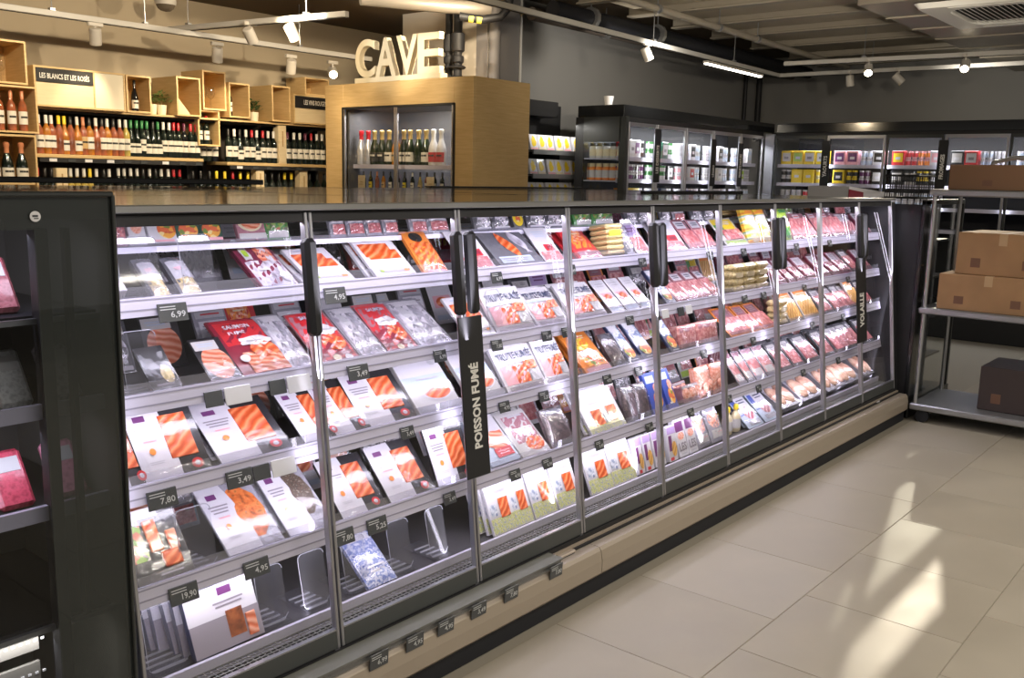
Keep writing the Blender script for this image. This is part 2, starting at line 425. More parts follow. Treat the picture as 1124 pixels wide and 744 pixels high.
# pipes and ducts under the ceiling
def pipe(name, pts, r, m, label, cat, clips=(), group=None):
    t = empty(name, pts[0], (0, 0, 0), label, cat, group); o = Vector(pts[0])
    b = MB(); b.tube([Vector(p) - o for p in pts], r, 12); b.build('run', m, t, smooth=50)
    for c in clips:
        b = MB(); c = Vector(c) - o
        b.tube([c + Vector((-.025, 0, 0)), c + Vector((.025, 0, 0))], r * 1.35, 12); b.tube([c, c + Vector((0, 0, .22))], .006, 6); b.build('hanger', M['zinc'], t)
    return t
pipe('sprinkler_pipe', [(5.9, 4.52, 3.10), (12.3, 4.725, 3.10)], .03, M['joist'], 'thin pale pipe running along below the ceiling joists', 'pipe', [(7.4, 4.566, 3.1), (8.6, 4.604, 3.1), (9.5, 4.632, 3.1)])
pipe('insulated_pipe', [(7.0, 5.42, 3.12), (12.9, 5.5, 3.12)], .075, M['rubber'], 'black insulated pipe along the top of the grey wall', 'pipe', [(7.6, 5.42, 3.12), (8.8, 5.42, 3.12)])
pipe('insulated_pipe', [(7.0, 5.66, 3.10), (12.9, 5.74, 3.10)], .06, mat('brown_insulation', (.07, .055, .045), .7), 'brown insulated pipe tucked between black pipe and grey wall', 'pipe', [(8.2, 5.66, 3.1)])
pipe('wall_pipe', [(12.35, YW - .05, 2.2), (12.35, YW - .05, 3.3)], .028, M['black'], 'black pipe rising up the grey wall, farther from the corner', 'pipe', [])
pipe('wall_pipe', [(12.75, YW - .06, 2.2), (12.75, YW - .06, 3.3)], .04, M['black'], 'thicker black pipe rising up the grey wall at the corner', 'pipe', [])
for k, (yy, r) in enumerate(((6.20, .034), (6.09, .04))):
    t = empty('valve_pipe', (6.48, yy, 2.40), (0, 0, 0), ('black upright pipe with valve on the cooler, nearer the letters', 'thicker black upright pipe with valve, beside the plaster column')[k], 'pipe')
    b = MB(); b.tube([(0, 0, .0), (0, 0, .75)], r, 12); b.build('run', M['black'], t, smooth=50)
    for z0, z1, f in ((.06, .12, 1.5), (.18, .21, 1.9), (.23, .30, 1.4), (.33, .50, 1.55)):
        b = MB(); b.lathe([(r * f * .8, z0), (r * f, z0 + .012), (r * f, z1 - .012), (r * f * .8, z1)], 12); b.build('fitting', M['black'], t, smooth=40)
t = pipe('steel_duct', [(5.55, 6.35, 3.085), (6.20, 5.96, 3.075), (6.55, 5.78, 3.085)], .06, M['duct'], 'grey metal duct crossing in front of the plaster column', 'duct')
t = pipe('flexible_hose', [(6.25, 5.86, 2.99), (6.40, 5.72, 2.97), (6.52, 5.62, 3.0), (6.58, 5.58, 3.08), (6.58, 5.57, 3.15)], .035, M['black'], 'black hose with two yellow stickers under the grey duct', 'hose')
for q in (0.10, .17):
    b = MB(); b.tube([(q * .75 - .015, -q * .7 + .015, -.002 - q * .1), (q * .75 + .015, -q * .7 - .015, -.006 - q * .1)], .0365, 12); b.build('sticker', mat('yellow_sticker', (.8, .7, .08), .5), t)

# ------------------------------------------------------------------ visible lamps, unseen aisle lamps and added fills
def track(name, p0, p1, label, drops, group=None):
    p0 = Vector(p0); p1 = Vector(p1); d = p1 - p0; L = d.length; a = math.atan2(d.y, d.x)
    t = empty(name, p0, (0, 0, a), label, 'lighting track', group)
    b = MB(); b.box((0, -.025, -.022), (L, .025, .022), ch=.004); b.build('rail', M['trackwhite'], t)
    b = MB(); b.box((.02, -.008, -.026), (L - .02, .008, -.021)); b.build('groove', M['black'], t)
    for q in drops:
        b = MB(); b.tube([(L * q, 0, .02), (L * q, 0, .40)], .004, 6); b.box((L * q - .02, -.02, .02), (L * q + .02, .02, .04)); b.build('suspension', M['zinc'], t)
    return t
ZT = 2.9
track('lighting_track', (4.6, 4.80, ZT), (11.09, 5.093, ZT), 'long white lighting track hung along the grey wall', (.12, .52, .8))
track('lighting_track', (11.09, 5.093, ZT), (11.12, 1.4, ZT), 'white lighting track in front of the far wall, lower of the two', (.3, .8))
track('lighting_track', (10.02, 4.55, ZT), (10.3, 1.2, ZT), 'white lighting track before the far wall, carrying two lit spots', (.25, .7))
track('lighting_track', (2.2, 7.4, 2.755), (6.6, 7.4, 2.665), 'long white lighting track above the wine boxes', (.28, .45, .8))
track('lighting_track', (4.53, 7.717, 2.80), (4.85, 5.70, 2.80), 'short white lighting track hung across the wine corner', (.15, .8))
def spotlight(loc, aim, label, on=False, group=None):
    t = empty('spotlight', loc, (0, 0, 0), label, 'spotlight', group)
    b = MB(); b.box((-.06, -.016, .075), (.06, .016, .105), ch=.004); b.build('adapter', M['lampwhite'], t)
    b = MB(); b.tube([(0, 0, .08), (0, 0, .035)], .009, 8); b.build('stem', M['lampwhite'], t)
    h = MB(); h.lathe([(.040, -.065), (.045, -.062), (.045, .055), (.038, .062), (.0, .062)], 16)
    hd = h.build('lamp_head', M['lampwhite'], t, smooth=40)
    hd.rotation_euler = Vector(aim).to_track_quat('-Z', 'Y').to_euler()
    b = MB(); b.lathe([(.037, -.067), (.034, -.064), (0.0, -.064)], 16); b.build('lens', M['glow'] if on else M['trackwhite'], hd, smooth=40)
    return t
SP = [((7.836, 4.93, 2.79), (.4, -.3, -1), 'white unlit spotlight on the long track by the grey wall', False),
      ((11.09, 4.22, 2.80), (.1, -.1, -1), 'white spotlight hanging straight down beside the lit one', False),
      ((10.10, 3.66, 2.80), (-.75, -.30, -.65), 'glowing spotlight beside two unlit ones, before the far wall', True),
      ((11.10, 3.68, 2.80), (.3, -.65, -.7), 'white tilted unlit spotlight just past the glowing one', False),
      ((10.17, 2.74, 2.80), (-.75, -.15, -.6), 'glowing spotlight alone on the far track, above the trolley', True),
      ((3.76, 7.4, 2.63), (.15, .3, -1), 'white spotlight over the black wines sign', False),
      ((4.84, 7.4, 2.61), (.15, .3, -1), 'white spotlight over the box of wine glasses', False),
      ((5.62, 7.4, 2.59), (.2, .4, -1), 'white unlit spotlight over the second plant', False),
      ((6.11, 7.4, 2.585), (-.55, -.85, -.5), 'glowing spotlight by the first letter of the wooden cooler', True),
      ((4.69, 6.70, 2.70), (.65, .2, -.9), 'white spotlight on the short track, farther out', False),
      ((4.76, 6.25, 2.70), (.65, .1, -.9), 'white spotlight on the short track, near its end', False)]
for l, a, s, on in SP: spotlight(l, a, s, on, 'track spotlights')
# what the spotlights throw, plus added wash and fill lights
for l, tg, w in (((3.80, 7.25, 2.50), (3.7, 7.75, 1.95), 14), ((4.75, 6.70, 2.56), (4.5, 7.75, 1.95), 60), ((4.82, 6.25, 2.56), (5.7, 7.6, 1.9), 75),
                 ((4.9, 7.25, 2.46), (5.0, 7.9, 1.9), 16), ((4.4, 6.2, 2.75), (5.9, 6.3, 2.5), 95), ((3.2, 6.4, 2.75), (3.2, 7.6, 2.0), 50), ((3.9, 4.2, 2.85), (6.3, 5.7, 2.2), 70)):
    spot('wine_spot', l, tg, w, WARM, 62)
for x in (2.4, 4.2, 6.0):
    spot('wine_fill', (x, 5.2, 3.05), (x, 8.1, 2.5), 130, (1.0, .82, .58), 120, 1.0)  # wide wash added to brighten the wine wall, without a fitting
spot('column_spot', (4.2, 6.0, 2.75), (6.66, 6.4, 2.95), 110, (1.0, .90, .74), 44, .5, .03)
for l, tg, w in (((10.02, 3.62, 2.72), (4.1, 1.0, 0), 380), ((10.09, 2.72, 2.72), (4.0, .95, 0), 440)):
    spot('far_spot', l, tg, w, (1.0, .88, .68), 20, .4, .02)
spot('wall_spot', (7.9, 4.6, 2.7), (8.4, 6.2, 2.7), 55, (1, .93, .82), 120, 1.0)
spot('wall_spot', (10.6, 3.0, 2.6), (13.0, 2.4, 2.75), 45, (1, .93, .80), 110, 1.0)
for l, tg, w in (((5.9, 1.6, 2.5), (8.9, 4.2, 3.3), 170), ((5.2, 2.7, 2.55), (8.0, 5.2, 3.2), 100), ((5.6, .6, 2.3), (9.2, 1.6, 3.05), 160)):
    spot('ceiling_fill', l, tg, w, (1.0, .88, .70), 70, 1.0)  # fill added from unseen points to brighten the ceiling
t = empty('tube_lamp', (9.10, 5.005, 2.845), (0, 0, math.atan2(.066, 1.46)), 'lit white tube lamp hung under the long track by the grey wall', 'lamp')
b = MB(); b.box((0, -.03, -.004), (1.46, .03, .022), ch=.004); b.build('housing', M['lampwhite'], t)
b = MB(); b.box((.015, -.024, -.016), (1.445, .024, -.004), ch=.004); b.build('diffuser', M['tubeglow'], t)
for k in (.15, 1.3):
    b = MB(); b.box((k - .01, -.012, .02), (k + .01, .012, .05)); b.build('bracket', M['lampwhite'], t)
for i, (x, y) in enumerate(AISLE):
    t = empty('aisle_lamp_fixture', (x, y, 2.81), (0, 0, 0), f'white linear ceiling lamp over the aisle, {ORD[i]} of seven', 'lamp', 'linear lamps over the aisle')
    b = MB(); b.box((-.78, -.05, .0), (.78, .05, .05), ch=.006); b.build('housing', M['lampwhite'], t)
    b = MB(); b.tube([(0, 0, .05), (0, 0, .55)], .005, 6); b.build('suspension', M['zinc'], t)
t = empty('smoke_detector', (4.543, 7.698, 3.065), (0, 0, 0), 'white dome detector with a dark lower half on the ceiling over the wine corner', 'detector')
b = MB(); b.tube([(0, 0, -.002), (0, 0, .095)], .012, 8); b.build('stem', M['lampwhite'], t)
b = MB(); b.lathe([(.0, 0), (.085, 0), (.09, -.03), (.085, -.06)][::-1], 20); b.build('housing', M['lampwhite'], t, smooth=40)
b = MB(); b.lathe([(.0, -.115), (.04, -.108), (.065, -.09), (.08, -.06)], 20); b.build('dome', mat('smoked_dome', (.16, .13, .10), .15), t, smooth=60)

# ------------------------------------------------------------------ the long chilled case
SL = math.atan2(.135, 1.313); cA, sA = math.cos(SL), math.sin(SL)
def F(x, n, s):          # x along the case, n towards the aisle, s up the sloping glass
    return (x, 2.07 + s * sA - n * cA, .222 + s * cA + n * sA)
X0, X1 = 1.09, 6.715
DW = .625
case = empty('refrigerated_display_case', (0, 0, 0), (0, 0, 0), 'long chilled display case with nine sloping glass doors full of fish and meat packs', 'display case')
mb = MB(); mb.box((X0 - .03, 2.92, .05), (X1, 3.0, 1.52)); mb.box((X0 - .03, 2.1, .05), (X1, 2.93, .20)); mb.box((X0 - .03, 2.42, 1.518), (X1, 2.95, 1.522)); mb.build('lining', M['casein'], case)
mb = MB(); mb.box((X0 - .05, 2.185, 1.522), (X1 + .02, 3.05, 1.538), ch=.003); mb.build('top_panel', M['topmetal'], case)
mb = MB(); mb.box((X0 - .05, 2.176, 1.521), (X1 + .02, 2.192, 1.5405), ch=.003); mb.build('top_trim', M['topedge'], case)
mb = MB(); mb.prism([(2.20, 1.522), (2.20, 1.49), (2.30, 1.497), (2.42, 1.497), (2.42, 1.522)], X0, X1, axis='x'); mb.build('canopy', M['black'], case)
mb = MB(); mb.box((X0, 2.242, 1.492), (X1, 2.282, 1.4965)); mb.build('canopy_diffuser', M['lip'], case)
# side walls
mb = MB(); mb.prism([(2.06, .06), (2.06, .222), (2.19, 1.512), (3.05, 1.512), (3.05, .06)], X1, X1 + .055, axis='x'); mb.build('end_panel', M['black'], case)
mb = MB(); mb.prism([(2.06, .06), (2.06, .222), (2.19, 1.512), (3.05, 1.512), (3.05, .06)], X0 - .05, X0 - .012, axis='x'); mb.build('end_panel', M['anthracite'], case)
# plinth: fascia, bumper, kick plate
cuts = [X0 - .05, 2.965, X1 + .02]
mb = MB()
for a, b_ in zip(cuts[:-1], cuts[1:]): mb.prism([(2.05, .09), (2.04, .205), (2.12, .205), (2.12, .09)], a, b_ - .003, axis='x')
mb.build('fascia', M['fascia'], case)
for a, b_ in zip(cuts[:-1], cuts[1:]):
    mb = MB(); mb.prism([(1.985, .066), (1.966, .085), (1.966, .135), (1.974, .175), (1.984, .188), (2.03, .188), (2.03, .066)], a, b_ - .004, axis='x'); mb.build('bumper', M['bumper'], case)
mb = MB(); mb.box((X0 - .05, 1.988, 0), (X1 + .02, 2.3, .066)); mb.build('kick_plate', M['rubber'], case)
mb = MB(); mb.box((X0 - .04, 2.03, .188), (X1, 2.046, .196)); mb.build('groove_strip', M['black'], case)
mb = MB(); mb.box((X0 - .04, 2.052, .205), (X1, 2.15, .222)); mb.build('door_sill', M['black'], case)
# ticket rail clipped on the fascia below the first doors, with its tags
tr = MB(); tr.prism([(1.978, .172), (1.974, .214), (1.980, .218), (1.986, .174)], X0, 2.70, axis='x'); trail = tr.build('ticket_rail', M['plastic'], case)
mb = MB(); mb.box((X0, 1.980, .212), (2.72, 2.055, .219)); mb.box((X0, 1.990, .188), (2.72, 1.998, .213)); mb.build('rail_ledge', mat('olive_grey', (.17, .17, .145), .5), case)
def price_tag(parent, x, P, w=.055, h=.036, txt=None, white=False):
    b = MB(); b.T = P
    b.box((x - w / 2, 0, -h), (x + w / 2, .004, 0), 0, ch=.0015)
    pl = lambda a, c: (x + a, .0046, c)
    if not white:
        fit_text(b, txt or random.choice(('4,95', '6,99', '3,49', '7,80', '5,25')), w * .16, -h * .62, w * .5, h * .38, pl, 1)
        for q in (.2, .34): b.add([(x - w * .42, .0046, -h * q), (x + w * .1, .0046, -h * q), (x + w * .1, .0046, -h * (q - .05)), (x - w * .42, .0046, -h * (q - .05))], [(0, 1, 2, 3)], 1)
    b.build('price_tag', [M['tagwhite'] if white else M['tag'], M['tagtxt']], parent)
def PT(x, n, z): return (x, 1.968 - n * .99 + z * -.05, .214 + z)
for x in (1.30, 1.52, 1.78, 1.93, 2.07, 2.23, 2.40, 2.66): price_tag(trail, x, PT, .075, .050)
mb = MB(); mb.box((2.70, 2.020, .135), (2.86, 2.045, .198), ch=.004); dsp = mb.build('control_display', M['fascia'], case)
mb = MB(); mb.box((2.712, 2.0175, .143), (2.845, 2.0205, .190)); mb.build('screen', mat('dark_display', (.05, .055, .06), .15), dsp)
mb = MB(); fit_text(mb, '8.8', 2.78, .167, .05, .026, lambda a, c: (a, 2.0165, c)); mb.build('digits', mat('red_digits', (.9, .10, .14), .5, emit=.35), dsp)
mb = MB(); mb.box((2.885, 2.036, .150), (2.935, 2.0415, .192)); st = mb.build('rating_sticker', M['white'], case)
mb = MB()
for k in range(5): mb.box((2.89, 2.0345, .156 + k * .007), (2.89 + (.03 if k % 2 else .04), 2.0362, .1585 + k * .007))
mb.build('print', M['tag'], st)
mb = MB(); mb.box((3.95, 2.0405, .165), (3.99, 2.0435, .172)); mb.build('sticker', M['white'], case)
mb = MB(); mb.box((6.28, 2.03, .13), (6.33, 2.036, .20)); mb.build('sticker', M['white'], case)

# shelves: lip, clear riser, deck; under-lip LED diffuser; price tags and clear dividers clipped on
LIPS = [('T', 2.435, 1.400, .016), ('1', 2.262, 1.253, .048), ('2', 2.238, 1.005, .050), ('3', 2.212, .772, .050), ('4', 2.185, .503, .052)]
shelves = {}
for key, yl, zl, hl in LIPS:
    yb = 2.92
    b = MB(); b.box((X0, yl + .02, zl + hl * .35), (X1, yb, zl + hl * .35 + .010)); dk = b.build('shelf', M['shelf'], case); shelves[key] = dk
    tilt = hl * .12
    b = MB(); b.prism([(yl - tilt, zl), (yl + tilt, zl + hl), (yl + tilt + .010, zl + hl), (yl + .026, zl + hl * .4), (yl + .026, zl)], X0, X1, axis='x'); b.build('shelf_edge', M['lip'], dk)
    if key != 'T':
        b = MB()
        for g0, g1 in ((.32, .40), (.85, .92)): b.prism([(yl - tilt + 2 * tilt * g0 - .001, zl + hl * g0), (yl - tilt + 2 * tilt * g1 - .001, zl + hl * g1), (yl + .012, zl + hl * g1), (yl + .012, zl + hl * g0)], X0, X1, axis='x')
        b.build('edge_groove_shade', mat('lip_shadow_line', (.30, .29, .38), .4), dk)  # raised darker strips paint groove shade onto the shelf edge
    for k in range(9):
        b = MB(); b.box((X0 + k * DW + .004, yl + tilt + .002, zl + hl), (X0 + (k + 1) * DW - .004, yl + tilt + .005, zl + hl + (.028 if key != 'T' else .012))); b.build('front_riser', M['riser'], dk)
# bottom tray and its air grille
b = MB(); b.box((X0, 2.195, .255), (X1, 2.92, .272)); tray = b.build('shelf', M['shelf'], case); shelves['5'] = tray
b = MB(); b.prism([(2.180, .235), (2.176, .288), (2.188, .288), (2.20, .25), (2.20, .235)], X0, X1, axis='x'); b.build('shelf_edge', M['lip'], tray)
b = MB()
x = X0 + .01
while x < X1: b.box((x - .001, 2.102, .2535), (x + .001, 2.178, .2565)); x += .02
for q in range(6): b.box((X0, 2.104 + q * .0146 - .0012, .2555), (X1, 2.104 + q * .0146 + .0012, .2585))
b.build('air_grille', M['steel'], case)
b = MB(); b.box((X0, 2.10, .222), (X1, 2.19, .226)); b.build('grille_tray', M['casein'], case)
TAGS = {'1': [(1.315, 0), (1.86, 0), (2.43, 0), (2.62, 0), (3.08, 0), (3.62, 0), (4.25, 0), (4.62, 0), (5.3, 0), (5.8, 0)],
        '2': [(1.49, 1), (1.70, 1), (1.93, 0), (2.30, 0), (2.60, 0), (2.90, 0), (3.03, 0), (3.50, 0), (3.80, 1), (4.02, 1), (4.62, 0), (4.85, 0), (5.4, 0), (6.1, 0)],
        '3': [(1.235, 0), (1.47, 0), (1.62, 1), (2.12, 0), (2.42, 0), (2.62, 0), (2.86, 0), (3.30, 0), (3.55, 0), (4.15, 0), (4.7, 0), (5.0, 0), (5.5, 0), (6.0, 0)],
        '4': [(1.27, 0), (1.50, 0), (1.82, 0), (1.96, 0), (2.30, 0), (2.66, 0), (2.86, 0), (3.22, 0), (3.62, 0), (4.0, 0), (4.4, 0), (4.75, 0), (5.35, 0), (5.9, 0)]}
for key, yl, zl, hl in LIPS[1:]:
    for i, (x, w) in enumerate(TAGS[key]):
        def P(px, n, z, yl=yl, zl=zl, hl=hl): return (px, yl - .003 - n * .95 + z * .26, zl + hl * .60 + z * .96)
        price_tag(shelves[key], x, P, .085 if x < 2 else .062, .05 if x < 2 else .042, '19,90' if (key, i) == ('4', 0) else None, bool(w))
        if w:
            b = MB(); b.T = P; b.box((x - .105, .0, -.046), (x - .048, .004, -.002), 0, ch=.001); b.build('price_tag', M['tag'], shelves[key])
def divider(sh, x, w=.10, h=.17, lean=.22, d=.16):
    """clear L-shaped pusher: upright plate with rounded corners, plus its foot"""
    y0, z0 = {'1': (2.30, 1.282), '2': (2.275, 1.037), '3': (2.25, .805), '4': (2.225, .535), '5': (2.22, .285)}[sh]
    P = rrect(w / 2, h / 2, .018, 3); b = MB()
    b.T = lambda px, py, pz: (x + px, y0 + .01 + (pz + h / 2) * lean + py, z0 + pz + h / 2)
    b.prism(P, 0, .003); b.T = None
    R_ = [(x + p[0], y0 + .0085 + (p[1] + h / 2) * lean, z0 + p[1] + h / 2) for p in P]; b.tube(R_[:-3] + [R_[-1]], .0011, 4, 1)
    b.box((x - w / 2, y0 - .01, z0 - .003), (x + w / 2, y0 + d, z0))
    for q in range(4): b.box((x - w / 2 + .01, y0 + .01 + q * .03, z0), (x + w / 2 - .01, y0 + .016 + q * .03, z0 + .004), 1)
    b.build('divider', [M['plastic'], M['rim']], shelves[sh])
for a in (('1', 1.27, .115), ('1', 1.44, .10), ('2', 1.25, .10), ('4', 1.36, .11), ('5', 1.255, .125), ('5', 1.60, .10), ('5', 1.76, .10), ('5', 1.93, .10), ('5', 2.13, .10), ('5', 2.31, .09), ('1', 3.61, .09), ('2', 2.67, .08), ('3', 3.16, .08)):
    divider(*a)
# doors
for d in range(9):
    xa, xb = X0 + d * DW + .003, X0 + (d + 1) * DW - .003
    dr = empty('door'); dr.parent = case
    b = MB(); b.T = F; b.box((xa + .010, -.004, .058), (xb - .010, .004, 1.292)); b.build('glass_pane', M['glass'], dr)
    b = MB(); b.T = F
    for q in (xa, xb - .011): b.box((q, -.014, .0), (q + .011, .010, 1.30), ch=.002)
    b.build('stile', M['alu'], dr)
    b = MB(); b.T = F; b.box((xa + .011, -.014, 0), (xb - .011, .009, .056), ch=.002); b.build('bottom_rail', M['rail'], dr)
    b = MB(); b.T = F; b.box((xa + .011, -.0095, .056), (xb - .011, .0095, .0605)); b.build('rail_bead', M['alu'], dr)
    b = MB(); b.T = F; b.box((xa + .011, -.014, 1.272), (xb - .011, .006, 1.30), ch=.002); b.build('top_rail', M['black'], dr)
    b = MB(); b.T = F; b.box((xb - .022, .0, -.012), (xb - .006, .012, .0)); b.build('hinge', M['alu'], dr)
    side = 1 if d in (0, 1, 3, 5, 7) else -1
    hx = (xb - .030) if side > 0 else (xa + .030)
    if d == 0: hx = xb - .018
    b = MB(); b.T = F; b.box((hx - .021, .006, .945), (hx + .021, .048, 1.225), ch=.012); b.build('handle', M['black'], dr)
def sign(x, body, w, s0, s1, tw, t0, t1):
    b = MB(); b.T = F; b.box((x - w / 2, .012, s0), (x + w / 2, .018, s1), ch=.001); sg = b.build('aisle_sign', M['black'], case)
    b = MB(); fit_text(b, body, 0, 0, t1 - t0, tw, lambda a, c: F(x - c, .0187, (t0 + t1) / 2 + a), bold=.04); b.build('lettering', M['paper'], sg)
sign(X0 + 2 * DW + .022, 'POISSON FUMÉ', .118, .375, .935, .05, .475, .775)
sign(X0 + 8 * DW - .01, 'VOLAILLE', .17, .40, .95, .075, .50, .72)

# the neighbouring end case, seen through its tinted side glass
ec = empty('end_display_case', (0, 0, 0), (0, 0, 0), 'dark end display case with tinted side glass and a round white sticker', 'display case')
mb = MB(); mb.add([(-.30, 2.003, .03), (.865, 2.003, .03), (.865, 2.003, 1.50), (-.30, 2.003, 1.50)], [(0, 1, 2, 3)]); mb.build('side_glass', M['darkglass'], ec)
mb = MB(); mb.add([(.865, 2.002, .03), (1.03, 2.002, .03), (1.03, 2.002, 1.567), (.865, 2.002, 1.567)], [(0, 1, 2, 3)]); mb.build('glass_border', M['bordglass'], ec)
mb = MB(); mb.add([(-.30, 2.002, 1.50), (.865, 2.002, 1.50), (.865, 2.002, 1.567), (-.30, 2.002, 1.567)], [(0, 1, 2, 3)]); mb.build('glass_border', M['bordglass'], ec)
mb = MB(); mb.box((-.3, 1.99, 1.567), (1.034, 2.02, 1.578), ch=.003); mb.box((1.03, 1.992, .03), (1.038, 2.016, 1.57), ch=.002); mb.build('edge_trim', M['anthracite'], ec)
mb = MB(); mb.box((-.3, 2.012, .0), (1.03, 2.05, .10)); mb.box((1.028, 2.02, .0), (1.036, 2.9, 1.54)); mb.box((-.3, 2.55, .1), (1.03, 2.6, 1.5)); mb.box((-.3, 2.012, 1.52), (1.03, 2.6, 1.565)); mb.build('lining', M['sidegrey'], ec)
mb = MB(); mb.box((.880, 2.03, .1), (.905, 2.07, 1.5)); mb.box((.94, 2.03, .62), (.952, 2.05, 1.5)); mb.build('upright', M['black'], ec)
mb = MB(); mb.tube([(0, 0, 0), (0, -.0015, 0)], .011, 18); stk = mb.build('sticker', M['white'], ec, (.868, 1.9985, 1.527)); mb = MB(); mb.box((-.006, -.0025, -.001), (.005, -.0014, .003)); mb.box((-.003, -.0025, -.005), (.006, -.0014, -.003)); mb.build('print', M['tag'], stk)
for z in (.60, .86, 1.09, 1.30):
    mb = MB(); mb.box((-.3, 2.07, z), (1.02, 2.54, z + .012)); shf = mb.build('shelf', M['casein'], ec)
    mb = MB(); mb.box((-.3, 2.05, z - .004), (1.02, 2.062, z + (.03 if z in (1.09, .86) else .008))); mb.build('shelf_edge', M['lip'] if z in (.86, 1.09) else M['zinc'], shf)
for z in (.30, .38, .46, .54):
    mb = MB(); mb.box((-.3, 2.10, z), (.86, 2.11, z + .05)); shf = mb.build('perforated_strip', M['sidegrey'], ec)
    mb = MB()
    for k in range(30): mb.box((.40 + k * .016, 2.098, z + .022), (.407 + k * .016, 2.1, z + .027))
    mb.build('perforation', M['tagwhite'], shf)
area('end_case_led', (.5, 2.08, 1.49), (math.radians(20), 0, 0), .9, .04, 2.0, LED); area('end_case_led', (.5, 2.08, 1.06), (math.radians(25), 0, 0), .9, .04, 1.4, LED); area('end_case_led', (.5, 2.08, .57), (math.radians(10), 0, 0), .9, .03, 2.0, (1, .95, .9))
EP = [('red net pack of cold cuts behind the tinted glass, lower row', (.55, .03, .08), .845, .875), ('orange pack of cold cuts behind the tinted glass, upper row', (.75, .28, .03), .775, 1.105),
      ('silver pack of cold cuts behind the tinted glass, upper row', (.55, .56, .60), .855, 1.105), ('brown pack of cold cuts behind the tinted glass, lower row', (.25, .12, .08), .67, .875),
      ('blue-grey pack behind the tinted glass beside the red one', (.22, .28, .40), .755, .875), ('dark red pack behind the tinted glass on its top shelf', (.30, .05, .07), .84, 1.315), ('pale pink pack behind the tinted glass on its top shelf', (.60, .42, .42), .755, 1.315), ('pale grey pack behind the border of the tinted glass', (.5, .45, .5), .965, 1.105), ('pink net pack behind the border of the tinted glass', (.6, .2, .28), .965, .875)]
for lab, c, x, z in EP:
    t = empty('cold_cuts_pack', (x, 2.12, z), (math.radians(-35), 0, 0), lab, 'food pack', 'packs in the end case')
    b = MB(); b.box((-.038, -.012, 0), (.038, .012, .14), ch=.008); b.build('tray', food('end_pack_food', [c, tuple(min(1, q * 1.7 + .05) for q in c), c], 55, 'noise'), t)
    b = MB(); b.box((-.026, -.0135, .085), (.026, -.0122, .12)); b.build('label', M['white'], t)

# second case row standing back to back with the first
bc = empty('rear_display_case', (0, 0, 0), (0, 0, 0), 'dark glossy top of the chilled case standing back to back behind the first', 'display case')
mb = MB(); mb.box((-.4, 3.06, 0), (6.7, 4.55, 1.50)); mb.build('carcass', M['anthracite'], bc)
mb = MB(); mb.box((-.4, 3.055, 1.50), (6.72, 4.62, 1.5385), ch=.003); mb.build('top_panel', M['topmetal'], bc)
mb = MB(); mb.box((-.4, 4.56, 1.55), (3.26, 4.61, 1.578), ch=.005)
for x in (0.4, 1.6, 2.8): mb.box((x, 4.575, 1.53), (x + .03, 4.6, 1.552))
mb.build('top_rail', M['black'], bc); mb = MB(); mb.box((4.6, 4.56, 1.54), (6.7, 4.61, 1.552)); mb.build('top_rail', M['black'], bc)
mb = MB(); mb.box((5.3, 3.3, 1.538), (6.7, 3.34, 1.556), ch=.004); mb.build('top_rail', M['black'], bc)
for x in (1.2, 2.45, 3.7, 4.95):
    mb = MB(); mb.box((x - .006, 3.06, 1.537), (x + .006, 4.54, 1.5392)); mb.build('top_joint', M['black'], bc)

# end case at the far end, glass side turned to the aisle
fc = empty('end_display_case', (0, 0, 0), (0, 0, 0), 'end display case with clear side glass behind the trolley, past the long case', 'display case')
mb = MB(); mb.box((6.90, 2.0, .10), (7.75, 2.008, 1.50)); mb.build('side_glass', M['sideglass'], fc)
mb = MB(); mb.box((6.80, 1.99, .0), (6.90, 2.02, 1.53), ch=.004); mb.build('glass_border', M['blackgloss'], fc)
mb = MB(); mb.box((6.80, 1.99, 1.50), (7.75, 2.02, 1.535), ch=.004); mb.box((6.80, 1.985, 0), (7.78, 2.9, .10)); mb.box((7.735, 1.992, 0), (7.765, 2.02, 1.53)); mb.build('frame', M['anthracite'], fc)
mb = MB(); mb.box((6.80, 2.7, .1), (7.75, 2.9, 1.5)); mb.box((6.82, 2.02, .1), (6.84, 2.7, 1.5)); mb.build('lining', M['casein'], fc)
for k, x in enumerate((7.05, 7.16, 7.24)):
    mb = MB(); mb.box((x, 2.03, .12), (x + .018, 2.05, 1.47)); mb.build('upright', M['alu'], fc)
for z in (.35, .65, .95, 1.22):
    mb = MB(); mb.box((6.86, 2.06, z), (7.72, 2.7, z + .015)); mb.build('shelf', M['shelf'], fc)

